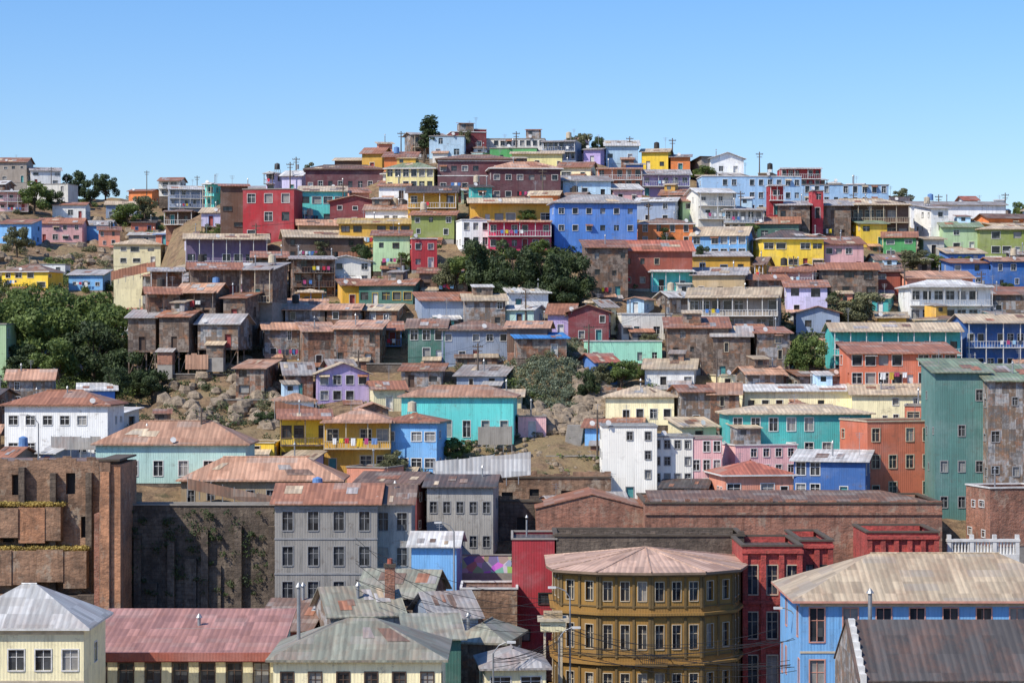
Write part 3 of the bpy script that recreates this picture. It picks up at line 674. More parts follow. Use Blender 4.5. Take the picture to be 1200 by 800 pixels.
for a in [(505,134,184,'tall',30),(497,142,184,'tall',18),(684,155,186,'olive',26),(702,158,188,'dark',22),(728,164,186,'olive',18),(672,158,182,'dark',16),
 (86,200,234,'dark',34),(124,200,238,'dark',32),(106,208,240,'dark',26),(40,212,252,'green',44),(20,262,300,'olive',40),(64,222,252,'dark',26),(170,228,262,'olive',34),(150,238,268,'green',40),
 (30,335,420,'green',90),(90,330,415,'green',100),(130,350,430,'green',80),(55,360,445,'green',90),(10,350,440,'green',80),(110,370,450,'dark',80),(70,395,455,'green',70),(25,400,450,'dark',60),
 (155,408,462,'dark',60),(178,430,470,'dark',44),(135,425,470,'dark',46),(205,400,440,'dark',44),
 (570,276,350,'dark',58),(604,284,356,'dark',58),(640,290,358,'dark',60),(672,296,358,'dark',52),(555,296,340,'green',34),(535,300,345,'green',34),(590,310,356,'dark',50),(655,320,362,'dark',50),(520,302,345,'olive',30),
 (985,346,388,'olive',50),(1015,340,386,'olive',50),(925,384,444,'green',44),(950,390,446,'green',50),(905,392,440,'dark',34),(1070,290,318,'olive',44),(1096,296,320,'green',30),
 (824,194,214,'green',34),(1054,220,246,'olive',34),(728,420,456,'green',44),(705,425,455,'olive',34),(458,527,560,'olive',40),(536,512,540,'green',36),(516,514,540,'green',30),
 (690,432,470,'dark',30),(1180,330,352,'dark',30),(1130,300,322,'green',26),(752,425,450,'green',24),(760,182,200,'dark',14),(1196,235,262,'green',20),(880,262,282,'green',22),(545,150,176,'olive',20),(362,190,212,'olive',18)]:
    tree(a[0],a[1],a[2],a[3],a[4])
for i in range(50):
    px=R.uniform(160,1180); d=R.uniform(300,440); yb=400-rel(px,d)*F/d; tree(px,yb-R.uniform(14,26),yb,R.choice(['olive','green','dark']),R.uniform(16,30),d)
rng=np.random.default_rng(3); Qs=[[],[],[],[]]
def scrub(px,d,rad,k,size=.16):
    x=X(px,d); z=gz(px,d); 
    for j in range(2 if rad>.9 else 1):
        Qs[k].append(leaves(rng,(x+rng.normal()*rad*.6,d+rng.normal()*rad*.5,z+rad*.25),rad,int(70*rad*rad)+25,size))
def zone(x0,x1,y0,y1,n,ks,r=(.5,1.3)):
    for i in range(n):
        px=rng.uniform(x0,x1); py=rng.uniform(y0,y1); d=find_d(px,py)
        if d: scrub(px,d,rng.uniform(*r),int(rng.choice(ks)),.13 if d<350 else .2)
zone(-60,165,325,465,380,[1,1,0],(.7,1.9)); zone(130,335,400,520,170,[0,2,2],(.4,1.1)); zone(598,680,398,480,620,[3,3,3,2],(.35,.8)); zone(545,700,280,360,140,[0,0,1])
zone(520,705,490,560,50,[2,1],(.3,.6)); zone(-60,200,225,330,150,[2,1,2],(.5,1.4)); zone(900,1040,340,445,120,[0,2]); zone(160,1200,230,560,430,[0,1,2],(.3,1.0))
for k in range(4):
    if Qs[k]:
        nm='hillside_ivy' if k==3 else 'hillside_scrub'
        me=quadmesh(nm,np.concatenate(Qs[k]),[LM[k]]); o=bpy.data.objects.new(nm,me); COL.objects.link(o)
# rock outcrops: faceted, displaced boulders bedded in the slope
def rocks(name,n,x0,x1,y0,y1,smin,smax):
    V=[];Fc=[]
    for i in range(n):
        px=R.uniform(x0,x1);py=R.uniform(y0,y1);dd=find_d(px,py)
        if not dd: continue
        c=Vector((X(px,dd),dd,gz(px,dd))); s=R.uniform(smin,smax); o=len(V); nu,nv=7,4
        for a in range(nv+1):
            for q in range(nu):
                th=math.pi*a/nv; ph=2*math.pi*q/nu; p=Vector((math.sin(th)*math.cos(ph),math.sin(th)*math.sin(ph),math.cos(th)*.8)); k=1+.45*noise.noise(p*1.7+Vector((i*3.1,0,0))); V.append(tuple(c+p*s*k))
        for a in range(nv):
            for q in range(nu): Fc.append((o+a*nu+q,o+(a+1)*nu+q,o+(a+1)*nu+(q+1)%nu,o+a*nu+(q+1)%nu))
    me=bpy.data.meshes.new(name); me.from_pydata(V,[],Fc); t=NT(name+'_stone'); g=t.n('ShaderNodeNewGeometry'); n2=t.noise(g.outputs['Position'],1.1,8,.75)
    t.l(t.mix(t.rng(n2,.35,.65,0,1),(.13,.10,.075),(.42,.33,.23)),t.b.inputs['Base Color']); t.b.inputs['Roughness'].default_value=.95; t.bump(n2,1,.4); me.materials.append(t.m)
    o=bpy.data.objects.new(name,me); COL.objects.link(o)
rocks('rock_outcrop',120,676,712,415,500,.6,1.7); rocks('rock_outcrop',90,598,690,480,505,.5,1.4); rocks('rock_outcrop',110,180,330,420,505,.5,1.6); rocks('rock_outcrop',90,-20,190,255,320,.6,2.0); rocks('rubble_heap',150,530,705,505,565,.2,.6)

# ---------------------------------------------------------------- foreground
def bare(name,x0,x1,yt,d,dep,mat,z0=0,ops=None,cap=None,roof=None,yaw=0,trimc='cream'):
    w=(x1-x0)/F*d; h=Z(yt,d)-z0; b=B(name,(X((x0+x1)/2,d),d,z0),math.radians(yaw)); x=w/2
    b.wall((-x,0),(x,0),0,h,[ (o[0],o[1],o[2]-z0,o[3]-z0,*o[4:]) for o in (ops or [])],mat,TRIM(trimc),rec=.3)
    b.wall((x,0),(x,dep),0,h,[],mat); b.wall((x,dep),(-x,dep),0,h,[],mat); b.wall((-x,dep),(-x,0),0,h,[],mat)
    b.poly('roof',roof or RM('dark'),[(-x,0,h-.6),(x,0,h-.6),(x,dep,h-.6),(-x,dep,h-.6)])
    b.wall((-x+.35,dep-.35),(x-.35,dep-.35),h-.6,h,[],mat)
    c=cap or CONC()
    b.box('coping',c,-x-.15,x+.15,-.15,.36,h,h+.2); b.box('coping',c,-x-.15,x+.15,dep-.36,dep+.15,h,h+.2); b.box('coping',c,-x-.15,-x+.36,.36,dep-.36,h,h+.2); b.box('coping',c,x-.36,x+.15,.36,dep-.36,h,h+.2)
    return b,w,h
def ragged(b,mat,x0,x1,h,y0=.02,y1=.35,lo=.1,hi=1.0):
    x=x0
    while x<x1-.3:
        ww=R.uniform(.3,1.3); 
        if R.random()<.75: b.box('broken_top',mat,x,min(x1,x+ww),y0,y1,h-.1,h+R.uniform(lo,hi))
        x+=ww+.01
DK=plain('dark_coping',(.10,.08,.06),.95)
def mustard():
    d=224; b=B('mustard_corner_building',(X(762,d),d,0)); top=Z(669,d)
    poly=[(-9.6,5.5),(-9.0,1.6),(-5.2,-.6),(0,-1.2),(5.2,-.6),(8.6,2.0),(9.6,6.0),(9.6,15),(-9.6,15)]
    wm=W('mustard'); tm=TRIM('cream'); bt=plain('mustard_moulding',(.16,.105,.04),.8)
    lv=[0,5.2,9.7,14.7,top]
    for i in range(len(poly)):
        p=poly[i];q=poly[(i+1)%len(poly)]; L=math.dist(p,q); ops=[]
        n=3 if L>5 else (2 if L>3.2 else 1)
        if L>7: n=4
        if i<6 or i==8:
            for f in range(4):
                zb=lv[f]; zt=lv[f+1]
                for c in range(n):
                    cx=L*(c+.5)/n
                    ops.append((cx-.42,cx+.42,zb+(zt-zb)*(.28 if f<3 else .3),zb+(zt-zb)*.76,'w'))
        b.wall(p,q,0,top,ops,wm,tm,rec=.3,surround=.07)
        if i<6:
            u=Vector((q[0]-p[0],q[1]-p[1],0)).normalized(); n_=Vector((u.y,-u.x,0))
            k=3 if L>5 else (2 if L>3.2 else 1)
            for c in range(k+1):
                cx=min(L-.13,max(.13,L*c/k))
                for f in range(4): b.obox('pilasters',bt,(p[0],p[1],0),u,n_,cx-.12,cx+.12,-.03,.13,lv[f]+.5,lv[f+1]-.45)
    def ring(out,z0,z1,part,mat):
        m=len(poly); pts=[]
        for i in range(m):
            a=Vector(poly[i-1]);c=Vector(poly[i]);e=Vector(poly[(i+1)%m]); d1=(c-a).normalized(); d2=(e-c).normalized()
            n1=Vector((d1.y,-d1.x)); n2=Vector((d2.y,-d2.x)); n=(n1+n2).normalized(); k=out/max(.3,n.dot(n1)); pts.append((c.x+n.x*k,c.y+n.y*k))
        for i in range(m):
            j=(i+1)%m; a,c=pts[i],pts[j]
            b.poly(part,mat,[(a[0],a[1],z0),(c[0],c[1],z0),(c[0],c[1],z1),(a[0],a[1],z1)])
        b.poly(part,mat,[(p[0],p[1],z1) for p in pts]); b.poly(part,mat,[(p[0],p[1],z0) for p in pts][::-1]); return pts
    for z in lv[1:4]:
        ring(.18,z-.38,z-.2,'cornice',bt); ring(.42,z-.2,z+.06,'cornice',wm)
        ring(.1,z+.62,z+.74,'sill_band',bt)
    ring(.35,top-.45,top-.2,'cornice',bt); pts=ring(.85,top-.2,top+.03,'eaves',plain('eaves_wood',(.22,.15,.10)))
    rm=roofm('pinkish',(.52,.35,.26),.35,0); ap=(0,7.5,top+1.75); e=[(p[0],p[1],top+.05) for p in pts]
    for i in range(len(e)):
        b.poly('roof',rm,[e[i],e[(i+1)%len(e)],ap]); b.tube('roof_ridge',rm,e[i],ap,.1,n=5,cap=False)
    b.box('balcony',bt,-1.6,1.6,-2.1,-1.1,9.5,9.68); railing(b,-1.55,1.55,-2.05,-1.2,9.68,TRIM('dark'),.2)
    b.done()
mustard()
b,w,h=bare('brick_party_wall_building',650,872,628,243,9,W('rubble'),cap=DK); ragged(b,W('rubble'),-w/2,w/2,h,lo=.1,hi=.6); b.done()
def pil(b,w,h,n,mat,z0=0,out=.28,pw=.55):
    for i in range(n+1):
        x=-w/2+pw/2+(w-pw)*i/n; b.box('pilasters',mat,x-pw/2,x+pw/2,-out,-.002,z0,h-.7)
    b.box('cornice',mat,-w/2-.1,w/2+.1,-out-.12,-.003,h-.7,h-.35)
def redops(w,n,levels,ww=1.05,st='w'):
    o=[]
    for (a,c) in levels:
        for i in range(n): cx=w*(i+.5)/n; o.append((cx-ww/2,cx+ww/2,a,c,st))
    return o
d=232; w=(940-870)/F*d
b,w,h=bare('red_brick_building',870,940,640,d,12,W('redbrick'),ops=redops(w,3,[(1,4),(6,9.2),(11,13.7),(15.6,18.6)]),cap=DK,trimc='cream'); pil(b,w,h,3,W('redbrick')); 
for z in (5,10.2,14.6): b.box('string_course',W('redbrick'),-w/2,w/2,-.36,-.29,z,z+.35)
b.done()
d=236; w=(976-938)/F*d
b,w,h=bare('red_brick_building',938,976,634,d,13,W('redbrick'),ops=redops(w,2,[(1,4),(6,9.2),(11,13.7),(15.6,18.2)]),cap=DK,trimc='dark'); pil(b,w,h,2,W('redbrick')); b.done()
d=248; w=(1100-1016)/F*d
b,w,h=bare('red_brick_building',1016,1100,624,d,10,W('redbrick'),ops=redops(w,5,[(14.5,18.5)],.9,'h'),cap=DK); pil(b,w,h,5,W('redbrick')); b.done()
d=262; w=(1104-756)/F*d
b,w,h=bare('long_brick_warehouse',756,1104,590,d,16,W('brickw'),ops=redops(w,14,[(13,16)],1.1,'h'),cap=DK)
ragged(b,W('brickw'),-w/2,w/2,h+.2,lo=.1,hi=.5)
b.box('string_course',W('brickw'),-w/2,w/2,-.2,-.004,h-1.3,h-1.0)
b.slab('inner_roof',RM('brown'),[(-w/2+.5,.6,h+.25),(w/2-1,.6,h+.25),(w/2-6,8,h+1.1),(-w/2+.5,8,h+1.1)]); b.done()
d=266; w=(760-628)/F*d; b=B('brick_gable_warehouse',(X(694,d),d,0)); h=Z(595,d); x=w/2
b.wall((-x,0),(x,0),0,h,[(w*.3,w*.3+1.2,h-5,h-2.8,'h'),(w*.65,w*.65+1.2,h-5,h-2.8,'h')],W('brickw'),rec=.3); b.wall((x,0),(x,12),0,h,[],W('brickw')); b.wall((-x,12),(-x,0),0,h,[],W('brickw')); b.wall((x,12),(-x,12),0,h,[],W('brickw'))
add_roof(b,w,12,h,'gablef',RM('rust'),W('brickw'),pitch=.25,oh=.15); b.done()
d=280; w=(716-574)/F*d
b,w,h=bare('ruined_stone_building',574,716,560,d,2.2,W('ruin'),z0=16,ops=[(1.5,2.9,20,23,'h'),(5,6.2,21.5,23.4,'h'),(9,10.6,20,23.2,'h'),(12.6,13.6,21.5,23.2,'h')],cap=DK); ragged(b,W('ruin'),-w/2,w/2,h,hi=.9); b.done()
d=272; b,w,h=bare('ruined_stone_building',560,634,588,d,2,W('rubble'),z0=8,ops=[(1.4,2.6,17,20,'h'),(4.8,5.8,18,20.5,'h')],cap=DK); ragged(b,W('rubble'),-w/2,w/2,h,hi=.9); b.done()
d=261; 
OR=brickm('orange',(.44,.21,.11),(.36,.23,.15),.5,.5)
def ruin():
    w=(116-(-60))/F*d; h=Z(540,d); b=B('ruined_brick_building',(X(28,d),d,0)); x=w/2; m=W('ruin'); m2=W('rubble')
    ops=[(w*.36,w*.36+1.3,h-9.5,h-6.8,'h'),(w*.42,w*.42+.9,h-4,h-1.6,'h'),(w*.62,w*.62+2.0,h-8.9,h-5.6,'h'),(w*.78,w*.78+1.1,h-3.9,h-1.4,'h'),(w*.84,w*.84+1.6,h-14.6,h-11,'h'),(w*.5,w*.5+1.2,h-14,h-11.5,'h'),(w*.88,w*.88+1,h-9,h-6.5,'h')]
    b.wall((-x,0),(x,0),0,h,ops,m,rec=.7); b.wall((x,0),(x,8),0,h,[],m); b.wall((-x,8),(-x,0),0,h,[],m); b.poly('roof',RM('brown'),[(-x,0,h),(x,0,h),(x,8,h),(-x,8,h)])
    ragged(b,m,-x,x,h,lo=.05,hi=.7)
    for z,o,x1,mm in ((h-5.2,1.7,x-4.2,OR),(h-10.3,2.6,x-1,m),(h-15.5,3.2,x,m2)): 
        xx=-x
        while xx<x1-.5:
            ww=R.uniform(1.2,3.2); b.box('ledge',R.choice([mm,mm,m]),xx,min(x1,xx+ww-.01),-o+R.uniform(-.25,.25),-.004,z-R.uniform(2.8,4.4),z+R.uniform(-.25,.2)); xx+=ww
    for xx in (-x+4,-x+8.4,x-5.6,x-1.4): b.box('pier',m2,xx,xx+.7,-1.0,-.01,0,h-R.uniform(.6,2))
    b.done()
    Q=[]
    for z,o,x1 in ((h-5.2,1.2,x-4),(h-10.3,2.0,x-1)):
        for i in range(420):
            c=(X(28,d)+rng.uniform(-x,x1),d-rng.uniform(.1,o),z+.2); Q.append(leaves(rng,c,.42,14,.11))
    me=quadmesh('dry_grass',np.concatenate(Q),[leafmat('dry_grass_blades',(.36,.28,.08),(.58,.44,.13))]); o=bpy.data.objects.new('dry_grass',me); COL.objects.link(o)
ruin()
def buttress():
    dd=250; b=B('brick_buttress_wall',(X(128,dd),dd,0)); h=Z(540,dd); m=W('brickw'); w=1.1
    b.box('wall',W('ruin'),-w,w*.1,.0,11,0,h); b.box('wall_face',OR,w*.1+.003,w*1.1,.3,11,0,h-.4); b.box('coping',DK,-w-.1,w+.1,-.1,11.1,h,h+.22)
    b.box('end_face',OR,-w+.1,w*.1-.1,-.12,-.003,0,h-1.2)
    for i in range(6): b.box('stepped_face',m,-w-.7,-w-.004,.5+i*.3,3,0,h-6-i*2.0)
    b.done()
buttress()
b,w,h=bare('stone_retaining_wall',143,330,592,258.5,3,W('rubble'),cap=CONC()); 
for i in range(5): b.box('buttress',W('rubble'),-w/2+1.5+i*3.9,-w/2+2.3+i*3.9,-.8,-.004,0,h-1.4-R.uniform(0,3))
x=-w/2
while x<w/2-.5:
    ww=R.uniform(1,3); zz=R.uniform(h*.35,h*.8); b.box('stone_facing',W('ruin') if R.random()<.35 else W('rubble'),x,min(w/2,x+ww),-R.uniform(.1,.45),-.005,0,zz); x+=ww+R.uniform(0,.6)
b.done()
Q=[]
for i in range(90): Q.append(leaves(rng,(rng.uniform(X(146,258),X(326,258)),258.0,Z(rng.uniform(596,700),258)),rng.uniform(.3,.8),45,.11))
me=quadmesh('wall_creepers',np.concatenate(Q),[LM[0]]); o=bpy.data.objects.new('wall_creepers',me); COL.objects.link(o)
b,w,h=bare('low_stone_wall',140,322,718,246,1.0,W('ruin'),cap=W('ruin')); ragged(b,W('ruin'),-w/2,w/2,h,hi=.5); b.done()
def fg(name,x0,x1,yt,d,dep,col,roof,rc,z0=0,**k): return house(x0,x1,yt,900,col,roof,rc,d=d,dep=dep,yaw=k.pop('yaw',0),name=name,fz=z0,reg=False,under=.3,split=False,**k)
fg('blue_corner_building',938,1290,703,200,15,'skyblue','hip','tan',storeys=4,cols=9,ww=1.3,wh=3.0,trim='salmon',pitch=.42,band='cream',oh=.8,prob=1,patches=0,lower='concrete')
fg('dark_metal_warehouse',1006,1300,797,165,12,'greyshack','gable','dark',storeys=4,cols=4,prob=.2,pitch=.62,trim='grey',patches=0,oh=.1)
b=B('roof_parapet',(X(1012,165),165,Z(797,165))); 
for i in range(8): b.box('parapet',TRIM('white'),-.25,.2,-.2+i*.78,-.2+(i+1)*.78-.005,-1,.5+i*.78*.62)
b.done()
fg('cream_bay_house',-60,98,735,186,10,'cream','hip','ltgrey',storeys=4,cols=5,ww=1.3,wh=1.7,pitch=.55,oh=.6,band='cream',prob=1,patches=0)
fg('cream_townhouse',100,322,768,200,14,'cream','shed','pinkred',storeys=4,cols=7,ww=1.3,wh=1.8,trim='brown',pitch=.3,band='red',patches=0,prob=1)
fg('cream_hip_roofed_house',320,517,772,188,12,'cream','hip','greygreen',storeys=4,cols=6,ww=1.0,wh=1.7,trim='brown',pitch=.42,oh=.6,patches=2,prob=1)
fg('terrace_block',185,262,738,208,7,'brick','flat','pinkred',storeys=4,prob=.3)
fg('terrace_block',262,300,752,206,5,'pink','flat','tan',storeys=4,prob=.3)
fg('old_roofed_house',360,470,722,222,10,'greyshack','gable','greygreen',storeys=4,prob=.5,pitch=.45,patches=5,yaw=14)
fg('old_roofed_house',420,520,700,232,9,'wood','gable','greygreen',storeys=4,prob=.5,pitch=.5,patches=5,yaw=-10)
fg('old_roofed_house',480,560,724,222,8,'bluegrey','gable','grey',storeys=4,prob=.5,pitch=.5,yaw=18,patches=4)
fg('old_roofed_house',530,612,752,214,9,'wood','hip','greygreen',storeys=4,prob=.6,pitch=.5,yaw=-12)
fg('old_roofed_house',470,540,748,205,7,'darkgreen','shed','greygreen',storeys=4,prob=.6,yaw=6)
fg('old_roofed_house',560,640,782,205,8,'cream','hip','grey',storeys=4,prob=.6,pitch=.4,yaw=5)
fg('old_roofed_house',300,372,738,226,9,'brick','shed','brown',storeys=4,prob=.4,pitch=.4,yaw=-6)
fg('stone_house',540,606,690,240,7,'ruin','flat','brown',storeys=4,prob=.4)
fg('weathered_stucco_house',120,330,750,232,8,'ruin','shed','rust',storeys=4,prob=.3)

def obj(name,loc=(0,0,0)): return B(name,loc)
b=obj('brick_chimney',(X(457,226),226,0)); b.box('stack',W('brickw'),-.5,.5,-.5,.5,Z(730,226)-3,Z(664,226)); b.box('cap',DK,-.62,.62,-.62,.62,Z(664,226),Z(660,226)); b.tube('pot',W('brick'),(0,0,Z(660,226)),(0,0,Z(654,226)),.3,.25,n=10); b.done()
for (px,d,yt,yb) in ((346,190,692,760),(352,232,690,720),(1027,170,700,745),(228,206,728,750),(548,214,726,750),(417,222,690,730)):
    b=obj('roof_vent_pipe',(X(px,d),d+3,0)); b.tube('pipe',METAL(),(0,0,Z(yb,d)-2),(0,0,Z(yt,d)),.16,n=8); b.tube('cowl',METAL(),(0,0,Z(yt,d)+.02),(0,0,Z(yt,d)+.4),.32,.06,n=8); b.done()
b=obj('roof_parapet_wall',(X(210,199),199,Z(768,199))); b.box('wall',W('brick'),-8.4,8.4,-.6,-.2,-.4,.35); b.done()
d=250; b=obj('white_balustrade',(X(1152,d),d,Z(652,d))); tm=TRIM('white'); wd=84/F*d
b.box('base',tm,-wd/2,wd/2,-.25,.25,-14,.3); b.box('rail',tm,-wd/2-.1,wd/2+.1,-.28,.28,1.7,2.0)
for i in range(22):
    x=-wd/2+.2+i*(wd-.4)/21
    if i%7==0: b.box('pier',tm,x-.22,x+.22,-.22,.22,.3,2.5)
    else: b.tube('baluster',tm,(x,0,.3),(x,0,1.0),.16,.1,n=8); b.tube('baluster',tm,(x,0,1.0),(x,0,1.7),.1,.15,n=8)
b.done()
d=255; b=obj('mural_wall',(X(569,d),d,Z(672,d)))
t=NT('mural_paint'); v=t.n('ShaderNodeTexVoronoi'); v.inputs['Scale'].default_value=1.1; t.l(t.uv(1,1),v.inputs['Vector']); hs=t.mix(.35,v.outputs['Color'],(.35,.35,.33)); t.l(hs,t.b.inputs['Base Color'])
b.box('wall',CONC(),-3.2,3.2,0,.25,-9,2.1); b.poly('mural',t.m,[(-3.15,-.006,.1),(3.15,-.006,.1),(3.15,-.006,2.05),(-3.15,-.006,2.05)]); b.box('coping',CONC(),-3.3,3.3,-.08,.33,2.1,2.25); b.done()
def fence(name,xa,ya,xb,yb2,d1,d2,hm,mat):
    a=Vector((X(xa,d1),d1,Z(ya,d1))); c=Vector((X(xb,d2),d2,Z(yb2,d2))); b=B(name); n=max(4,int((c-a).length/1.4)); 
    for i in range(n):
        p=a.lerp(c,i/n);q=a.lerp(c,(i+1)/n); dz=R.uniform(-.08,.08)
        b.poly('sheets',mat,[p-Vector((0,0,hm)),q-Vector((0,0,hm)),q+Vector((0,0,dz)),p+Vector((0,0,dz))])
        b.tube('posts',TRIM('grey'),p-Vector((0,-.08,hm+1)),p+Vector((0,.08,.15)),.06,n=5)
    b.done()
fence('white_metal_fence',508,540,622,529,276,276,2.9,RM('white')); fence('tin_fence',322,470,372,478,300,300,1.6,RM('rust'))
fence('tin_fence',60,512,118,512,284,280,1.6,RM('grey')); fence('tin_fence',600,500,560,500,298,298,2.4,W('concrete')); fence('tin_fence',130,318,182,306,440,440,1.8,RM('rust'))
fence('tin_fence',700,452,760,458,320,318,1.4,W('shack')); fence('tin_fence',220,560,330,584,266,262,1.3,RM('brown'))
for (x0,x1,yt,dm) in ((552,640,505,2.6),(640,706,536,3),(970,1090,444,3.2),(430,520,428,2.5),(700,790,428,2),(820,930,446,2.4),(1000,1100,380,2.2),(260,340,470,4),(480,560,400,2),(200,270,440,3),(620,700,502,2)):
    dd=find_d((x0+x1)/2,yt) or 290; b=obj('retaining_wall',(X((x0+x1)/2,dd),dd-1,Z(yt,dd))); wd=(x1-x0)/F*dd
    m=W(R.choice(['concrete','rubble','ruin','brickw'])); b.box('wall',m,-wd/2,wd/2,0,1.2,-dm-2,.2); b.box('coping',CONC(),-wd/2-.05,wd/2+.05,-.08,1.3,.2,.34)
    b.done()
b=obj('concrete_stairs',(X(668,296),296,Z(545,296)))
for i in range(22): b.box('step',CONC(),-1.2+i*.05,1.0+i*.05,i*.32,i*.32+6,-3,i*.24)
b.done()
def laundry(xa,xb,py,d,cols):
    b=obj('laundry_line',(0,0,0)); a=X(xa,d);c=X(xb,d);z=Z(py,d); b.tube('line',TRIM('grey'),(a,d,z),(c,d,z),.02,n=4); x=a+.2;i=0
    while x<c-.7:
        w_=R.uniform(.45,.8);h_=R.uniform(.6,1.1); m=cloth(cols[i%len(cols)])
        n=4
        for k in range(n): b.poly('clothes',m,[(x+w_*k/n,d-.05*(k%2),z-h_),(x+w_*(k+1)/n,d-.05*((k+1)%2),z-h_),(x+w_*(k+1)/n,d,z),(x+w_*k/n,d,z)])
        x+=w_+R.uniform(.05,.5); i+=1
    b.done()
laundry(388,446,513,281,['e8e8e4','d8c030','c83848','e8e8e4','d8b428','c05080','7090c0']); laundry(640,690,246,415,['e0e0e0','4070b0','c04040'])
laundry(205,240,352,343,['d8d8d0','4070a0','b04040']); laundry(1030,1070,436,314,['e0e0e0','c0a040','a04060'])
def pole(px,yt,yb,d=None,arm=1.6):
    d=d or find_d(px,yb) or 480; b=obj('utility_pole',(X(px,d),d,0)); z1=Z(yt,d); z0=Z(yb,d)-3; m=plain('pole_wood',(.13,.10,.08),.9)
    b.tube('pole',m,(0,0,z0),(0,0,z1),.17,.11,n=8); b.box('crossarm',m,-arm/2,arm/2,-.06,.06,z1-.6,z1-.46); b.box('crossarm',m,-arm/2+.2,arm/2-.2,-.06,.06,z1-1.2,z1-1.08)
    for s in (-.7,-.35,.35,.7): b.tube('insulator',TRIM('dark'),(s*arm/1.6,0,z1-.46),(s*arm/1.6,0,z1-.28),.05,n=6)
    if R.random()<.3: b.tube('transformer',METAL(),(.35,0,z1-2.6),(.35,0,z1-1.6),.28,n=10)
    b.done(); return Vector((X(px,d),d,z1-.4))
PP=[pole(*a) for a in [(470,154,186),(347,184,224),(340,190,230),(788,162,196),(890,178,212),(231,206,250),(524,222,262),(402,214,260),(636,198,240),(760,238,280),(868,224,262),(1000,226,262),(1100,228,262),(1178,226,262),(605,154,180),(738,160,190),
 (300,262,300),(470,300,345),(616,340,385),(780,348,400),(930,300,340),(1060,310,352),(1150,318,360),(690,380,430),(840,420,460),(560,402,450),(420,410,450),(240,366,410),(60,196,236),(15,190,220),(172,200,236,664),(236,478,560),(700,480,540),(1010,420,460)]]
b=B('overhead_wires'); wm_=plain('wire_black',(.03,.03,.03))
def wire(a,c,sag=.8,r=.025):
    n=8; pts=[a.lerp(c,i/n)-Vector((0,0,sag*4*(i/n)*(1-i/n))) for i in range(n+1)]
    for i in range(n): b.tube('wires',wm_,pts[i],pts[i+1],r,n=3,cap=False)
srt=sorted([p for p in PP if p.y<430],key=lambda p:(p.y//45,p.x))
for i in range(len(srt)-1):
    if abs(srt[i].y-srt[i+1].y)<50 and (srt[i]-srt[i+1]).length<45:
        for off in (-.6,.6): wire(srt[i]+Vector((off,0,0)),srt[i+1]+Vector((off,0,0)),1.2,.02)
# street cables in front of the corner building
pa=Vector((X(655,210),210,Z(742,210))); pb=Vector((X(935,205),205,Z(752,205))); pc=Vector((X(578,202),202,Z(760,202)))
for i in range(12): wire(pa+Vector((R.uniform(-1,1),R.uniform(-2,2),R.uniform(-2.2,1))),pb+Vector((R.uniform(-3,6),R.uniform(-3,3),R.uniform(-3,1.5))),R.uniform(.3,2.2),.03)
for i in range(6): wire(pc+Vector((0,R.uniform(-1,1),R.uniform(-2,.5))),pa+Vector((0,R.uniform(-1,1),R.uniform(-2,.5))),R.uniform(.2,.8),.03)
for i in range(7):
    wire(Vector((X(420,226),222,Z(R.uniform(610,690),226))),Vector((X(R.uniform(630,680),212),212,Z(R.uniform(700,745),212))),R.uniform(.5,2.5),.028)
for i in range(4): wire(pb+Vector((0,0,R.uniform(-2,.5))),Vector((X(1230,180),180,Z(R.uniform(730,790),180))),R.uniform(.3,1.2),.025)
b.done()
def lamp(px,yt,d,side=1):
    b=obj('street_lamp',(X(px,d),d,0)); z=Z(yt,d); m=METAL(); b.tube('pole',m,(0,0,0),(0,0,z-1),.13,.08)
    pts=[Vector((0,0,z-1)),Vector((side*.5,0,z-.3)),Vector((side*1.2,0,z)),Vector((side*1.7,0,z))]
    for i in range(3): b.tube('arm',m,pts[i],pts[i+1],.06,.05,n=6)
    x=side*1.7-.35
    b.slab('lamp_head',TRIM('white'),[(x-.1,-.17,z+.1),(x+.7,-.12,z+.1),(x+.7,.12,z+.1),(x-.1,.17,z+.1)],.2); b.done()
lamp(668,688,216,-1); lamp(655,735,210,1); lamp(934,712,205,-1); lamp(578,752,202,1); lamp(45,486,262,-1); lamp(532,612,243,-1)
b=obj('rooftop_water_tower',(X(648,214),214,0)); z=Z(738,214)
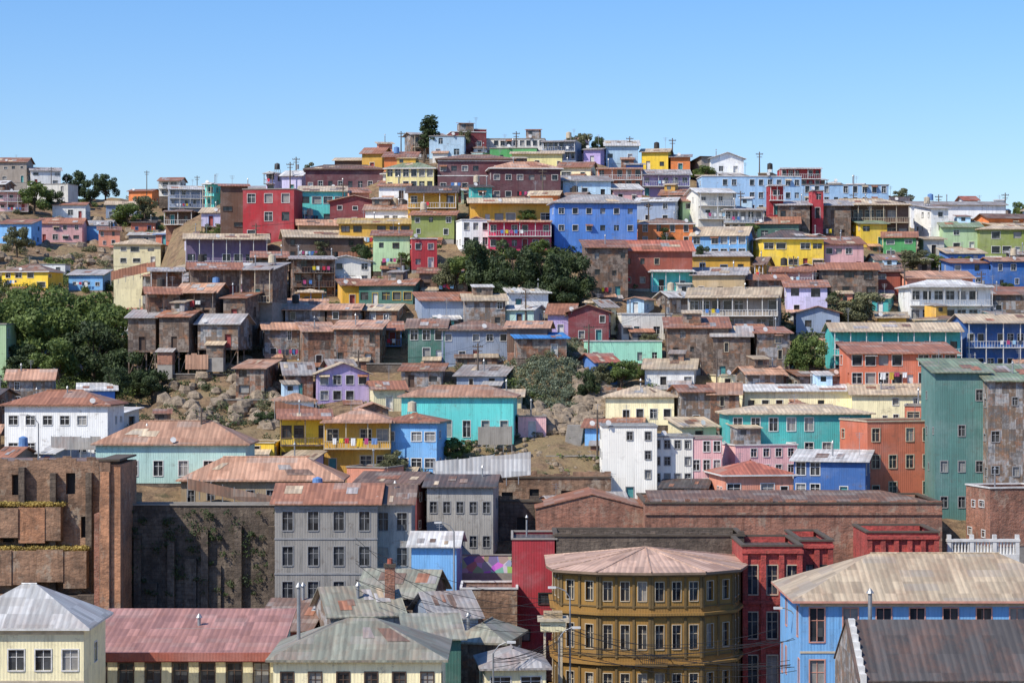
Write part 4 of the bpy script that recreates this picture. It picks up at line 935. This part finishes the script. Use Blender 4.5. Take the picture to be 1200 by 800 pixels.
for sx in (-.8,.8):
    for sy in (-.8,.8): b.box('legs',TRIM('cream'),sx-.1,sx+.1,sy-.1,sy+.1,0,z)
b.box('cabin',W('cream'),-1.2,1.2,-1.2,1.2,z,z+1.0); b.box('cap',TRIM('cream'),-1.5,1.5,-1.5,1.5,z+1.0,z+1.25); b.box('dome',W('tan'),-.9,.9,-.9,.9,z+1.25,z+1.8); b.done()

# ---------------------------------------------------------------- light, sky, camera
el=math.radians(46); sd=Vector((-.78,-.62,0)).normalized()*math.cos(el)+Vector((0,0,math.sin(el)))
L=bpy.data.lights.new('sun','SUN'); L.energy=5.0; L.angle=math.radians(.5); L.color=(1,.93,.81)
lo=bpy.data.objects.new('sun',L); lo.rotation_euler=sd.to_track_quat('Z','Y').to_euler(); COL.objects.link(lo)
w=bpy.data.worlds.new('World'); scene.world=w; w.use_nodes=True; nt=w.node_tree; bg=nt.nodes['Background']
sk=nt.nodes.new('ShaderNodeTexSky'); sk.sky_type='NISHITA'; sk.sun_disc=False; sk.sun_elevation=el; sk.sun_rotation=math.atan2(sd.x,sd.y)%(2*math.pi); sk.air_density=1.0; sk.dust_density=.6; sk.ozone_density=4
hs=nt.nodes.new('ShaderNodeHueSaturation'); hs.inputs['Saturation'].default_value=1.25; nt.links.new(sk.outputs[0],hs.inputs['Color'])
tn=nt.nodes.new('ShaderNodeMix'); tn.data_type='RGBA'; tn.blend_type='MULTIPLY'; tn.inputs[0].default_value=1; tn.inputs[7].default_value=(.98,1.0,1.16,1)
nt.links.new(hs.outputs[0],tn.inputs[6]); nt.links.new(tn.outputs[2],bg.inputs[0]); bg.inputs[1].default_value=.145
cam=bpy.data.cameras.new('camera'); cam.lens=36*F/1200; cam.sensor_width=36; cam.clip_end=9000; cam.clip_start=1
co=bpy.data.objects.new('camera',cam); co.location=(0,0,CZ); co.rotation_euler=(math.radians(90),0,0); COL.objects.link(co); scene.camera=co
scene.view_settings.view_transform='Standard'; scene.view_settings.look='None'; scene.view_settings.exposure=0
